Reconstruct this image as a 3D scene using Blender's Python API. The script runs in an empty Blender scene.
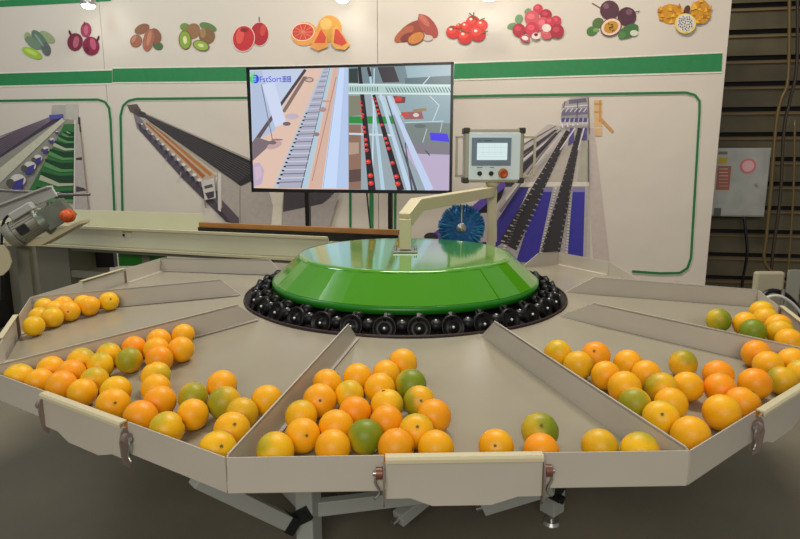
import bpy, bmesh, math, random
from mathutils import Vector, Matrix
random.seed(7)
C = bpy.context.scene
COL = C.collection
PI = math.pi

# ------------------------------------------------------------------ camera
F_PX = 603.84
PITCH = 0.18401
CAM = Vector((-0.0252, -2.8271, 1.406))
cd = bpy.data.cameras.new('camera')
cd.sensor_width = 36
cd.lens = F_PX / 800 * 36
cd.clip_start = 0.05
cam = bpy.data.objects.new('camera', cd)
cam.location = CAM
cam.rotation_euler = (PI / 2 - PITCH, 0, 0)
COL.objects.link(cam)
C.camera = cam

# ------------------------------------------------------------------ world, lamps, exposure
w = bpy.data.worlds.new('hall')
w.use_nodes = True
w.node_tree.nodes['Background'].inputs[0].default_value = (0.95, 0.97, 1.0, 1)
w.node_tree.nodes['Background'].inputs[1].default_value = 0.27
C.world = w
C.view_settings.view_transform = 'Standard'
C.view_settings.look = 'None'
C.view_settings.gamma = 1
C.view_settings.exposure = 0.0
C.view_settings.use_curve_mapping = False


def area(name, loc, target, size, power, color):
    ld = bpy.data.lights.new(name, 'AREA')
    ld.shape = 'RECTANGLE'
    ld.size, ld.size_y = size
    ld.energy = power
    ld.color = color
    o = bpy.data.objects.new(name, ld)
    o.location = loc
    o.rotation_euler = (Vector(target) - Vector(loc)).to_track_quat('-Z', 'Y').to_euler()
    COL.objects.link(o)
    return o


area('front_fill_light', (-0.6, -6.0, 3.3), (-0.1, -0.4, 0.7), (3.6, 1.4), 135, (1.0, 0.93, 0.82))  # added fill behind the camera, brightens the front rim faces
area('hall_light_middle', (0.4, 0.9, 5.2), (0.3, 0.4, 0.0), (2.4, 0.7), 190, (1.0, 0.91, 0.79))
area('hall_light_left', (-3.8, 0.6, 4.6), (-2.6, 3.4, 1.6), (1.6, 1.0), 60, (0.90, 0.97, 1.0))

# ------------------------------------------------------------------ helpers


def ray(px, py):
    u = (px - 400) / F_PX
    v = -(py - 269.5) / F_PX
    cp, sp = math.cos(PITCH), math.sin(PITCH)
    return Vector((u, cp + v * sp, -sp + v * cp))


def on_plane(px, py, p0, n):
    d = ray(px, py)
    t = (Vector(p0) - CAM).dot(n) / d.dot(n)
    return CAM + d * t


def at_y(px, py, Y):
    return on_plane(px, py, (0, Y, 0), Vector((0, 1, 0)))


def at_z(px, py, Z):
    return on_plane(px, py, (0, 0, Z), Vector((0, 0, 1)))


def lin(c):
    c = c / 255
    return c / 12.92 if c <= 0.04045 else ((c + 0.055) / 1.055) ** 2.4


def rgb(r, g, b, k=1.0):
    return (lin(r) * k, lin(g) * k, lin(b) * k, 1)


MATS = {}


def mat(name, color, rough=0.5, metal=0.0, emit=0.0, noise=None, bump=None, coat=0.0, spec=0.5):
    """plain procedural material; noise=(scale, amount) varies the paint, bump=(scale, strength)"""
    if name in MATS:
        return MATS[name]
    m = bpy.data.materials.new(name)
    m.use_nodes = True
    nt = m.node_tree
    b = nt.nodes['Principled BSDF']
    b.inputs['Base Color'].default_value = color
    b.inputs['Roughness'].default_value = rough
    b.inputs['Metallic'].default_value = metal
    b.inputs['Specular IOR Level'].default_value = spec
    b.inputs['Coat Weight'].default_value = coat
    b.inputs['Coat Roughness'].default_value = 0.08
    if emit:
        b.inputs['Emission Color'].default_value = color
        b.inputs['Emission Strength'].default_value = emit
        b.inputs['Base Color'].default_value = (0.01, 0.01, 0.01, 1)
    if noise or bump:
        tc = nt.nodes.new('ShaderNodeTexCoord')
    if noise:
        t = nt.nodes.new('ShaderNodeTexNoise')
        t.inputs['Scale'].default_value = noise[0]
        t.inputs['Detail'].default_value = 6
        nt.links.new(tc.outputs['Object'], t.inputs['Vector'])
        r = nt.nodes.new('ShaderNodeMapRange')
        r.inputs['From Min'].default_value = 0.3
        r.inputs['From Max'].default_value = 0.7
        r.inputs['To Min'].default_value = 1 - noise[1]
        r.inputs['To Max'].default_value = 1 + noise[1]
        nt.links.new(t.outputs['Fac'], r.inputs['Value'])
        mx = nt.nodes.new('ShaderNodeVectorMath')
        mx.operation = 'SCALE'
        mx.inputs[0].default_value = color[:3]
        nt.links.new(r.outputs['Result'], mx.inputs['Scale'])
        nt.links.new(mx.outputs['Vector'], b.inputs['Base Color'])
    if bump:
        t2 = nt.nodes.new('ShaderNodeTexNoise')
        t2.inputs['Scale'].default_value = bump[0]
        t2.inputs['Detail'].default_value = 3
        nt.links.new(tc.outputs['Object'], t2.inputs['Vector'])
        bp = nt.nodes.new('ShaderNodeBump')
        bp.inputs['Strength'].default_value = bump[1]
        bp.inputs['Distance'].default_value = bump[2] if len(bump) > 2 else 0.01
        nt.links.new(t2.outputs['Fac'], bp.inputs['Height'])
        nt.links.new(bp.outputs['Normal'], b.inputs['Normal'])
    MATS[name] = m
    return m


class MB:
    """collects shapes (world coordinates) and links them as one mesh object"""

    def __init__(s):
        s.v, s.f, s.mi, s.mats, s.cur, s.sm = [], [], [], [], 0, []
        s.smooth = False

    def use(s, m):
        if m not in s.mats:
            s.mats.append(m)
        s.cur = s.mats.index(m)
        return s

    def add(s, vs, fs):
        o = len(s.v)
        s.v += [Vector(p) for p in vs]
        for f in fs:
            s.f.append([i + o for i in f])
            s.mi.append(s.cur)
            s.sm.append(s.smooth)
        return s

    def box(s, c, size, rot=None):
        hx, hy, hz = [a / 2 for a in size]
        R = rot if rot is not None else Matrix.Identity(3)
        c = Vector(c)
        vs = [c + R @ Vector((x * hx, y * hy, z * hz)) for x in (-1, 1) for y in (-1, 1) for z in (-1, 1)]
        return s.add(vs, [(0, 1, 3, 2), (4, 6, 7, 5), (0, 4, 5, 1), (2, 3, 7, 6), (0, 2, 6, 4), (1, 5, 7, 3)])

    def bar(s, a, b, wd, ht, up=(0, 0, 1)):
        a, b = Vector(a), Vector(b)
        z = (b - a).normalized()
        x = Vector(up).cross(z)
        if x.length < 1e-4:
            x = Vector((1, 0, 0))
        x.normalize()
        y = z.cross(x)
        R = Matrix((x, y, z)).transposed()
        return s.box((a + b) / 2, (wd, ht, (b - a).length), R)

    def prism(s, poly, ext):
        """closed planar outline + extrusion vector"""
        n = len(poly)
        e = Vector(ext)
        vs = [Vector(p) for p in poly] + [Vector(p) + e for p in poly]
        fs = [tuple(range(n))[::-1], tuple(range(n, 2 * n))]
        fs += [(i, (i + 1) % n, n + (i + 1) % n, n + i) for i in range(n)]
        return s.add(vs, fs)

    def cyl(s, a, b, r, r2=None, seg=20, cap=True):
        a, b = Vector(a), Vector(b)
        r2 = r if r2 is None else r2
        z = (b - a).normalized()
        x = z.orthogonal().normalized()
        y = z.cross(x)
        vs = []
        for k in range(seg):
            t = 2 * PI * k / seg
            d = x * math.cos(t) + y * math.sin(t)
            vs += [a + d * r, b + d * r2]
        fs = [(2 * k, 2 * ((k + 1) % seg), 2 * ((k + 1) % seg) + 1, 2 * k + 1) for k in range(seg)]
        old = s.smooth
        s.smooth = True
        s.add(vs, fs)
        s.smooth = False
        if cap:
            s.add([vs[2 * k] for k in range(seg)], [tuple(range(seg))[::-1]])
            s.add([vs[2 * k + 1] for k in range(seg)], [tuple(range(seg))])
        s.smooth = old
        return s

    def lathe(s, prof, o=(0, 0, 0), ax=(0, 0, 1), seg=48, smooth=True):
        """prof: (radius, height) pairs along the axis"""
        o, z = Vector(o), Vector(ax).normalized()
        x = z.orthogonal().normalized()
        y = z.cross(x)
        vs = []
        for k in range(seg):
            t = 2 * PI * k / seg
            d = x * math.cos(t) + y * math.sin(t)
            vs += [o + d * r + z * h for r, h in prof]
        n = len(prof)
        fs = []
        for k in range(seg):
            k2 = (k + 1) % seg
            for i in range(n - 1):
                fs.append((k * n + i, k2 * n + i, k2 * n + i + 1, k * n + i + 1))
        old = s.smooth
        s.smooth = smooth
        s.add(vs, fs)
        s.smooth = old
        return s

    def tube(s, pts, r, seg=10, res=6):
        pts = [Vector(p) for p in pts]
        out = []
        for i in range(len(pts) - 1):
            p0 = pts[max(i - 1, 0)]
            p1, p2 = pts[i], pts[i + 1]
            p3 = pts[min(i + 2, len(pts) - 1)]
            for k in range(res):
                t = k / res
                out.append(0.5 * ((2 * p1) + (p2 - p0) * t + (2 * p0 - 5 * p1 + 4 * p2 - p3) * t * t + (3 * p1 - p0 - 3 * p2 + p3) * t ** 3))
        out.append(pts[-1])
        vs, fs = [], []
        x = None
        for i, p in enumerate(out):
            d = (out[min(i + 1, len(out) - 1)] - out[max(i - 1, 0)]).normalized()
            x = d.orthogonal() if x is None else x - d * x.dot(d)
            x.normalize()
            y = d.cross(x)
            for k in range(seg):
                t = 2 * PI * k / seg
                vs.append(p + (x * math.cos(t) + y * math.sin(t)) * r)
        for i in range(len(out) - 1):
            for k in range(seg):
                k2 = (k + 1) % seg
                fs.append((i * seg + k, i * seg + k2, (i + 1) * seg + k2, (i + 1) * seg + k))
        fs.append(tuple(range(seg))[::-1])
        fs.append(tuple(range(len(vs) - seg, len(vs))))
        old = s.smooth
        s.smooth = True
        s.add(vs, fs)
        s.smooth = old
        return s

    def build(s, name, m=None, parent=None, bevel=0, origin=None, fixn=True):
        me = bpy.data.meshes.new(name)
        pw = Vector(parent.matrix_world.translation) if parent else Vector((0, 0, 0))
        pw = WORLD.get(parent.name, Vector((0, 0, 0))) if parent else pw
        if origin is None:
            lo = Vector([min(v[i] for v in s.v) for i in range(3)])
            hi = Vector([max(v[i] for v in s.v) for i in range(3)])
            origin = (lo + hi) / 2
            if not parent:
                origin.z = lo.z
        origin = Vector(origin)
        me.from_pydata([v - origin for v in s.v], [], s.f)
        if m:
            me.materials.append(m)
        else:
            for q in s.mats:
                me.materials.append(q)
            me.polygons.foreach_set('material_index', s.mi)
        me.polygons.foreach_set('use_smooth', s.sm)
        if fixn:
            bm = bmesh.new()
            bm.from_mesh(me)
            bmesh.ops.recalc_face_normals(bm, faces=bm.faces)
            bm.to_mesh(me)
            bm.free()
        me.update()
        o = bpy.data.objects.new(name, me)
        o.location = origin - pw
        COL.objects.link(o)
        if parent:
            o.parent = parent
        WORLD[o.name] = origin
        if bevel:
            b = o.modifiers.new('bevel', 'BEVEL')
            b.width = bevel
            b.segments = 2
            b.limit_method = 'ANGLE'
        return o


WORLD = {}


def thing(name, label, cat, loc=(0, 0, 0), group=None):
    o = bpy.data.objects.new(name, None)
    o.empty_display_size = 0.1
    o.location = loc
    COL.objects.link(o)
    WORLD[o.name] = Vector(loc)
    return tag(o, label, cat, group)


def tag(o, label, cat, group=None):
    o['label'] = label
    o['category'] = cat
    if group:
        o['group'] = group
    return o


def struct(o):
    o['kind'] = 'structure'
    return o


# ------------------------------------------------------------------ materials
M_tray = mat('tray_paint', rgb(154, 147, 128), 0.22, noise=(3.0, 0.05), bump=(6, 0.15, 0.004))
M_rim = mat('rim_paint', rgb(188, 181, 167), 0.34, noise=(4.0, 0.04))
M_cream = mat('cream_paint', rgb(206, 196, 160), 0.4)
M_conv = mat('conveyor_paint', rgb(206, 204, 174), 0.42, noise=(2.0, 0.04))
M_green = mat('green_paint', rgb(70, 146, 8), 0.11, coat=0.7)
M_greend = mat('green_lip', rgb(30, 120, 20), 0.3)
M_black = mat('black_rubber', rgb(11, 10, 11), 0.42, noise=(30, 0.2), spec=.3)
M_blackp = mat('black_plastic', rgb(18, 18, 20), 0.3)
M_steel = mat('steel', rgb(190, 190, 185), 0.3, metal=0.9)
M_grey = mat('grey_frame_paint', rgb(168, 172, 165), 0.45)
M_dark = mat('dark_bracket', rgb(50, 52, 52), 0.4, metal=0.5)
M_rust = mat('copper_hinge', rgb(120, 78, 64), 0.4, metal=0.3)
M_ear = mat('hinge_ear', rgb(128, 112, 104), 0.45)
M_bolt = mat('bolt_head', rgb(225, 225, 220), 0.35)
M_wood = mat('brown_board', rgb(165, 112, 55), 0.5, noise=(5, 0.15))
M_trough = mat('trough', rgb(24, 18, 17), 0.6)
M_copper = mat('trough_edge', rgb(58, 34, 28), 0.5)

# ------------------------------------------------------------------ structure
fl = mat('carpet', rgb(116, 109, 92), 0.85, noise=(1.2, 0.2), bump=(220, 0.4, 0.004))
struct(MB().box((0.5, 1.0, -0.05), (14, 14, 0.1)).build('floor', fl))

# banner plane: through two points, the right end nearer to the viewer
def base_pt(px, dist):
    d = ray(px, 157.1)
    return CAM + d * (dist / d.y)


BA, BB = base_pt(0, 6.7), base_pt(733, 5.4)
BDIR = (BB - BA)
BDIR.z = 0
BDIR.normalize()
BN = Vector((BDIR.y, -BDIR.x, 0))            # towards the viewer
if BN.y > 0:
    BN = -BN


def bpt(px, py, off=0.0):
    return on_plane(px, py, BA + BN * off, BN)


# slatted shutter wall behind the banners
WO = BA - BN * 0.75
WO.z = 0
m_slat = mat('shutter_slat', rgb(90, 82, 58), 0.6, noise=(2.5, 0.25), bump=(14, 0.3, 0.01))
m_slate = mat('shutter_edge', rgb(120, 98, 60), 0.55)
m_gap = mat('shutter_back', rgb(22, 18, 14), 0.8)
wb = MB()
L0, L1 = WO - BDIR * 1.2, WO + BDIR * 11.5
wb.use(m_gap).prism([L0, L1, L1 + Vector((0, 0, 4.3)), L0 + Vector((0, 0, 4.3))], -BN * 0.06)
z = -0.02
while z < 4.1:
    a, b = L0 + Vector((0, 0, z)), L1 + Vector((0, 0, z))
    wb.use(m_slat).prism([a + BN * 0.045, a + BN * 0.03 + Vector((0, 0, 0.195)), a + Vector((0, 0, 0.195)), a], BDIR * 12.7)
    wb.use(m_slate).prism([a + BN * 0.05 + Vector((0, 0, 0.165)), a + BN * 0.05 + Vector((0, 0, 0.182)), a + BN * 0.02 + Vector((0, 0, 0.182)), a + BN * 0.02 + Vector((0, 0, 0.165))], BDIR * 12.7)
    z += 0.238
struct(wb.build('wall_back'))

# ------------------------------------------------------------------ banners
m_ban = mat('banner_fabric', rgb(214, 204, 190), 0.6, noise=(1.2, 0.025), bump=(2.2, 0.35, 0.03))
INK = {}


def ink(r, g, b):
    k = (r, g, b)
    if k not in INK:
        INK[k] = mat('print_%d_%d_%d' % k, rgb(r, g, b), 0.55, noise=(25, 0.06))
    return INK[k]


LAY = [0]


def flat(mb, pts, col, planef, off):
    mb.use(ink(*col) if not isinstance(col, bpy.types.Material) else col)
    vs = [planef(x, y, off) for x, y in pts]
    mb.add(vs, [tuple(range(len(vs)))])


def ell(cx, cy, rx, ry, rot=0, n=20):
    r = math.radians(rot)
    return [(cx + rx * math.cos(t) * math.cos(r) - ry * math.sin(t) * math.sin(r), cy + rx * math.cos(t) * math.sin(r) + ry * math.sin(t) * math.cos(r)) for t in [2 * PI * k / n for k in range(n)]]


def line(x0, y0, x1, y1, w0, w1=None):
    w1 = w0 if w1 is None else w1
    dx, dy = x1 - x0, y1 - y0
    L = math.hypot(dx, dy)
    nx, ny = -dy / L / 2, dx / L / 2
    return [(x0 + nx * w0, y0 + ny * w0), (x1 + nx * w1, y1 + ny * w1), (x1 - nx * w1, y1 - ny * w1), (x0 - nx * w0, y0 - ny * w0)]


def art(name, parent, shapes, planef=bpt, off=0.004, step=0.0006):
    """flat printed artwork: every shape a coloured patch lying on the cloth, later ones on top"""
    mb = MB()
    for i, (pts, col) in enumerate(shapes):
        flat(mb, pts, col, planef, off + i * step)
    return mb.build(name, None, parent, fixn=False)


def polyline(pts, wd):
    return [line(*pts[i], *pts[i + 1], wd) for i in range(len(pts) - 1)]


def banner(x0, x1, label, slack=0.0):
    top = 3.06
    a, b = bpt(x0, 157.1), bpt(x1, 157.1)
    o = thing('backdrop_banner', label, 'banner', (a.x, a.y, 0.06))
    mb = MB()
    p0, p1 = Vector((a.x, a.y, 0.06)), Vector((b.x, b.y, 0.06))
    up = Vector((0, 0, top - 0.06))
    mb.prism([p0, p1, p1 + up, p0 + up], -BN * 0.006)
    mb.build('banner_cloth', m_ban, o)
    rod = MB()
    rod.cyl(p0 + up - BN * 0.003, p1 + up - BN * 0.003, 0.012)
    rod.build('top_rod', M_steel, o)
    return o


bl = banner(-70, 112, 'white banner panel at the left printed with cucumbers, onions and a green-tray sorter')
bm_ = banner(112.4, 378, 'white banner panel behind the television printed with apples, grapefruit and a long sorter')
br = banner(378.5, 717, 'white banner panel right of the television printed with tomatoes, lychees and passion fruit')

GB = (36, 128, 72)
GL = (40, 112, 62)
WH = (228, 222, 208)
art('green_band', bl, [([(-40, 73.5), (112, 69), (112, 84.5), (-40, 88)], WH), ([(-40, 74.8), (112, 70.4), (112, 83), (-40, 86.6)], GB)])
art('green_band', bm_, [([(112.5, 67.2), (378, 63.5), (378, 81.5), (112.5, 83.5)], WH), ([(112.5, 68.6), (378, 65), (378, 80), (112.5, 82.2)], GB)])
art('green_band', br, [([(379, 63.5), (455, 62), (600, 57), (722.6, 51.6), (721.6, 73.2), (600, 76.4), (455, 80.6), (379, 82)], WH),
                       ([(379, 65), (455, 63.6), (600, 58.6), (722.5, 53.2), (721.6, 71.6), (600, 74.8), (455, 79), (379, 80.6)], GB)])
for par, pts in ((bl, [(-40, 101.5), (60, 100), (98, 99.6), (105, 102), (109, 108), (110.5, 120), (114.5, 214)]),
                 (bm_, [(122.5, 214), (120.5, 116), (123, 106), (128, 101), (136, 99), (250, 97.8), (330, 97), (343, 99), (350, 108), (350.5, 240)]),
                 (br, [(395, 238), (396, 112), (400, 102), (410, 97.5), (500, 95.5), (600, 94), (686, 92.5), (695, 95), (699.5, 101), (699.5, 112), (695, 190), (691, 258), (687.5, 268), (680, 273), (660, 273.4), (632, 271.4)])):
    sh = [(q, (205, 214, 190)) for q in polyline(pts, 4.0)] + [(q, GL) for q in polyline(pts, 2.5)]
    art('green_frame_line', par, sh, step=0.0002)
art('green_header', bl, [([(-40, 2.5), (111, -6), (111, 1), (-40, 9)], GB)])
art('green_side_line', bm_, [(line(371.5, 192, 371.5, 245, 4.2), (52, 128, 78)), (line(366.5, 190, 372, 245, 1.4), (40, 45, 42))])

# fruit and vegetable pictures
art('cucumber_picture', bl, [(ell(30, 40, 6, 4, 30), (120, 140, 100)), (ell(28, 37, 3.5, 5, -20), (150, 168, 110)), (ell(47, 37, 9, 4.5, 35), (150, 165, 122)), (ell(40, 41, 13, 5.5, 55), (98, 122, 104)),
                             (ell(33, 43, 9, 4.5, 40), (112, 136, 112)), (ell(46, 49, 4.5, 7, -15), (96, 104, 100)), (ell(32, 53, 11, 4.6, 25), (158, 192, 60)), (ell(31, 52, 7, 2, 25), (190, 214, 96)), (ell(39, 40, 8, 1.2, 55), (136, 158, 138))])
art('onion_picture', bl, [(ell(86, 30, 5.5, 7.5), (158, 62, 88)), (ell(84.5, 24.5, 1, 3), (120, 40, 60)), (ell(86, 30, 2.2, 5), (188, 100, 118)), (ell(75, 42, 7.8, 9, 10), (122, 34, 58)), (ell(70, 33, 1.2, 3, -20), (90, 30, 44)), (ell(76, 42, 3, 6, 10), (180, 96, 112)),
                          (ell(91, 46, 8.4, 9.4, -10), (130, 34, 62)), (ell(98, 38.5, 1, 3, 20), (60, 30, 36)), (ell(93, 44, 3, 6, -15), (186, 84, 112)), (ell(87, 50, 2, 3), (100, 24, 46))])
art('date_picture', bm_, [(ell(142, 29, 8, 4.8, -25), (138, 92, 62)), (ell(136, 41, 6, 6.6, 25), (156, 98, 72)), (ell(158, 46, 5, 4, 10), (78, 108, 60)), (ell(155, 36, 6, 8, -20), (140, 88, 66)), (ell(148.5, 40, 5.5, 11.5, 12), (164, 100, 74)), (ell(149, 38, 2, 8, 12), (190, 130, 100)), (ell(134, 39, 2, 4, 25), (184, 128, 98))])
art('kiwi_picture', bm_, [(ell(185, 27, 5, 4, 10), (112, 140, 60)), (ell(208, 27, 9, 4, 20), (96, 126, 66)), (ell(193, 31, 7, 8, 30), (150, 108, 70)), (ell(207, 36, 8, 8), (132, 98, 60)), (ell(203, 33, 3, 5), (160, 124, 80)),
                          (ell(185, 40, 6.4, 9.6, -6), (118, 92, 48)), (ell(185, 40, 5.6, 8.8, -6), (138, 164, 52)), (ell(185, 40, 2, 4, -6), (226, 226, 170)), (ell(201, 45.5, 8.6, 5.2, 18), (120, 104, 50)), (ell(201, 45.5, 7.4, 4.4, 18), (148, 176, 66)), (ell(201, 45.5, 3, 1.6, 18), (222, 226, 160))])
art('apple_picture', bm_, [(line(259, 17, 259.5, 23, 1), (60, 40, 30)), (ell(259.5, 34, 9.6, 12.2), (236, 210, 200)), (ell(259.5, 34, 9, 11.6), (176, 34, 42)), (ell(263, 30, 3, 6, 10), (206, 70, 62)), (ell(243.5, 38.5, 11.4, 13.4, 8), (240, 200, 190)), (ell(243.5, 38.5, 10.6, 12.6, 8), (196, 42, 46)), (ell(240, 36, 4, 8, 8), (222, 84, 74)), (ell(244, 30, 4, 2), (130, 30, 34))])
art('grapefruit_picture', bm_, [(ell(329.5, 29, 12.5, 13.6), (222, 160, 66)), (ell(326, 24, 6, 6), (236, 186, 100)), (ell(304.5, 34, 13.4, 12, -8), (234, 158, 76)), (ell(303, 32, 11.8, 9.2, -8), (248, 214, 176)), (ell(303, 32, 10.8, 8.2, -8), (212, 72, 56))] +
    [(line(303, 32, 303 + 10 * math.cos(t), 32 + 7.6 * math.sin(t), 0.7), (240, 140, 110)) for t in [k * PI / 5 for k in range(10)]] +
    [([(310, 47), (320, 28), (327, 36), (328, 47), (318, 51)], (238, 160, 80)), ([(314, 43), (321, 29), (326, 37), (325, 43)], (220, 80, 56)),
     ([(331, 44), (333, 28), (337, 26), (350, 45), (345, 50), (336, 49)], (240, 176, 90)), ([(333.5, 43), (335, 29), (338, 29), (347, 43), (342, 46)], (222, 78, 60))])
art('sweet_potato_picture', br, [(ell(412, 31, 17, 8, -32), (150, 70, 52)), (ell(404, 34, 12, 5, -40), (176, 96, 66)), (ell(428, 26, 14, 7, 52), (168, 76, 66)), (ell(424, 20, 8, 3, 50), (192, 108, 92)), (ell(408, 37, 8, 4, -20), (130, 56, 52)), (ell(428, 38, 5, 3), (206, 190, 176)), (ell(416, 38, 9.4, 6, -28), (140, 64, 50)), (ell(416, 38, 8.4, 5, -28), (204, 130, 62))])
tom = []
for x, y, r in ((473, 22, 7), (482, 25, 6), (466, 27, 6), (453, 32, 7), (478, 34, 8), (465, 37, 7.6), (459, 26, 3)):
    tom += [(ell(x, y, r, r * 0.92), (206, 50, 44)), (ell(x - r * .2, y - r * .25, r * .6, r * .5), (222, 74, 60)), (ell(x - r * .3, y - r * .4, r * .22, r * .16), (246, 220, 210))]
tom += [(line(469, 13, 477, 19, 1), (70, 90, 50)), (line(474, 12, 473, 19, 1), (70, 90, 50)), (line(462, 30, 468, 33, 1), (90, 100, 50)), (line(450, 26, 455, 28, 1), (90, 100, 50)), (line(483, 33, 488, 31, 1), (90, 100, 50)), (line(480, 20, 485, 18, 1), (70, 90, 50))]
art('tomato_picture', br, tom)
lyc = [(ell(528, 12, 3.4, 4, 30), (120, 150, 104)), (ell(519, 19, 4, 4.6, 20), (110, 150, 106)), (ell(512, 26, 5, 3, -20), (104, 140, 98))]
for i, (x, y, r) in enumerate(((538, 9, 5), (532, 18, 7.5), (546, 15, 6), (556, 21, 5.4), (543, 24, 7), (519, 30, 6.6), (532, 29, 7), (547, 33, 6.2), (557, 31, 7), (550, 22, 5))):
    c = ((196, 58, 76), (208, 88, 98), (170, 40, 58))[i % 3]
    lyc += [(ell(x, y, r, r), c), (ell(x - 1, y - 1.5, r * .5, r * .4), tuple(min(255, q + 26) for q in c))]
lyc += [(ell(546.5, 28, 4.6, 4, 10), (232, 216, 210)), (ell(525, 38.5, 5.4, 3.6, 15), (186, 70, 84)), (ell(525, 38, 3.4, 2.2, 15), (236, 216, 210)), (ell(536, 36, 4.4, 3.4), (240, 210, 206)), (ell(536, 34.6, 2, 1.6), (90, 40, 36))]
art('lychee_picture', br, lyc)
pas = [(line(592, 3, 602, 9, .8), (90, 60, 40)), (ell(598, 23, 5, 6, 60), (82, 112, 56)), (ell(592, 31, 5.6, 4.6, -20), (74, 120, 60)), (ell(596, 30, 3, 2), (120, 160, 90)), (ell(609.5, 10, 9.6, 9.6), (84, 46, 60)), (ell(606, 6, 3, 3), (124, 84, 98)), (ell(627, 16.5, 9.4, 9.4, 20), (78, 40, 56)), (ell(629, 12, 3.4, 3), (118, 78, 92)), (line(635, 12, 640, 11, .8), (70, 50, 40)),
       (ell(629, 31, 10.5, 6, -28), (66, 110, 58)), (ell(634, 33, 4, 3), (206, 212, 190)), (ell(622, 35, 4, 4), (78, 128, 66)), (ell(611, 27, 11, 9, -25), (120, 64, 60)), (ell(611, 27, 10, 8, -25), (232, 206, 184)), (ell(611, 27, 7.6, 5.8, -25), (196, 140, 40))]
for k in range(14):
    pas.append((ell(611 + 5.4 * math.cos(k * 2.4) * ((k % 4) / 3.3), 27 + 4.2 * math.sin(k * 2.4) * ((k % 4) / 3.3), 0.7, 0.7, n=6), (84, 60, 24)))
art('passion_fruit_picture', br, pas)
drg = []
random.seed(3)
for cx, cy, rx, ry in ((671, 14, 13, 10), (701, 12, 10, 12)):
    drg.append((ell(cx, cy, rx, ry), (206, 142, 30)))
    for k in range(26):
        t, q = random.random() * 2 * PI, random.random() ** .5
        x, y = cx + rx * q * math.cos(t), cy + ry * q * math.sin(t)
        drg.append(([(x - 2, y + 1.4), (x + 2.2, y + 1), (x + random.uniform(-2, 2), y - 3.2)], random.choice(((226, 164, 30), (190, 120, 24), (236, 184, 60), (214, 150, 34)))))
drg += [(ell(687, 10, 3, 5, 20), (90, 50, 40)), (ell(685.5, 23.5, 10.6, 10.2), (236, 206, 110)), (ell(685.5, 23, 8.8, 8.6), (222, 216, 208))]
for k in range(34):
    t, q = k * 2.4, (k / 34) ** .5 * 7.6
    drg.append((ell(685.5 + q * math.cos(t), 23 + q * math.sin(t), .75, .65, n=6), (64, 60, 66)))
art('dragon_fruit_picture', br, drg, step=0.0003)

# printed machines
s = [([(52, 105), (66, 105), (66, 121), (51, 119)], (176, 172, 162)), ([(66, 104), (78, 104), (79, 132), (66, 125)], (190, 184, 172)), ([(78, 117), (80, 117), (81, 132), (78, 132)], (60, 56, 60)),
     ([(58, 118), (-60, 172), (-60, 216), (62, 216), (74, 120)], (150, 148, 136)),
     ([(54, 115), (62, 119), (40, 132), (0, 158), (-60, 190), (-60, 152), (0, 138), (20, 129)], (74, 62, 80))]
for k in range(9):
    t = k / 9
    s.append((line(54 + 2 * t, 115.5 + t * 2, -40, 152 + 32 * t, 0.5, 1.0), (128, 114, 126)))
s += [([(62, 118), (65, 121), (0, 183), (-40, 214), (-40, 196), (0, 168)], (204, 200, 176)), ([(49, 115), (63, 114), (63, 118), (50, 120)], (84, 86, 160)),
      ([(64, 124), (75, 124), (75, 196), (26, 196), (40, 170), (54, 145)], (56, 118, 62))]
for k in range(8):
    y = 126 + k * k * 1.15 + 2
    wl = 8 + k * 4.4
    s.append(([(75 - wl, y + 2), (75 - wl * .45, y + 4 + k * .4), (75, y + 4 + k * .3), (75, y + 6 + k * 1.3), (75 - wl * .45, y + 6 + k * 1.3), (75 - wl, y + 3 + k * .4)], (30, 68, 40)))
    s.append(([(75 - wl, y + 3 + k * .4), (75 - wl * .45, y + 6 + k * 1.3), (75, y + 6 + k * 1.3), (75, y + 7 + k * 1.5), (75 - wl * .5, y + 7.4 + k * 1.6), (75 - wl * 1.05, y + 5 + k * .9)], (92, 150, 90) if k % 3 else (184, 190, 160)))
for x, y, q in ((57, 132, 1.2), (52, 140, 2), (46, 149, 2.6), (38, 158, 3.4), (30, 166, 4.6), (18, 180, 6)):
    s += [(ell(x, y, q * 1.3, q), (222, 216, 206)), ([(x - q, y + q * .4), (x + q, y - q * .4), (x + q * .7, y + q * 1.5), (x - q, y + q * 2)], (66, 64, 140)), (ell(x - q * 1.3, y + q * .5, q * .7, q * .7), (90, 84, 80))]
s += [([(75, 124), (79, 124), (89, 216), (73, 216)], (186, 176, 168)), ([(76, 158), (82, 157), (82, 160), (76, 160)], (70, 56, 56)), ([(76, 186), (84, 188), (87, 190.5), (76, 192)], (80, 66, 66)), (line(75, 120, 74, 216, 1), (226, 220, 206))]
art('green_tray_sorter_picture', bl, s)

s = [([(127, 105), (137, 104), (141, 110), (136, 114), (130, 112)], (96, 84, 76)), ([(134, 108), (146, 113), (145, 118), (134, 116)], (80, 72, 70)),
     ([(133, 113), (146, 122), (205, 180), (239, 212), (239, 224), (226, 222), (180, 174), (137, 128)], (128, 120, 124)), ([(137, 122), (210, 196), (236, 222), (226, 222), (180, 176), (140, 131)], (84, 76, 86)),
     ([(142, 120), (157, 126), (216, 172), (214, 182), (196, 180), (146, 127)], (190, 172, 150)), (line(146, 123, 204, 177, 1.5, 4), (176, 104, 52)), (line(150, 123, 211, 175, 1.2, 3.4), (190, 120, 64)), (line(156, 126, 217, 175, 1, 2.4), (214, 196, 170)),
     ([(138, 112), (152, 116), (200, 138), (262, 166), (262, 176), (240, 186), (208, 163), (150, 122)], (46, 42, 44))]
for k in range(10):
    t = (k + .5) / 10
    s.append((line(141 + 10 * t, 114 + 2 * t, 236 + 22 * t, 184 - 16 * t, .3, .7), (92, 86, 86)))
s += [(line(147, 114.5, 262, 165, 1, 2), (160, 150, 138)), (line(143, 118, 240, 187, .8, 2), (176, 168, 156))]
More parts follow.
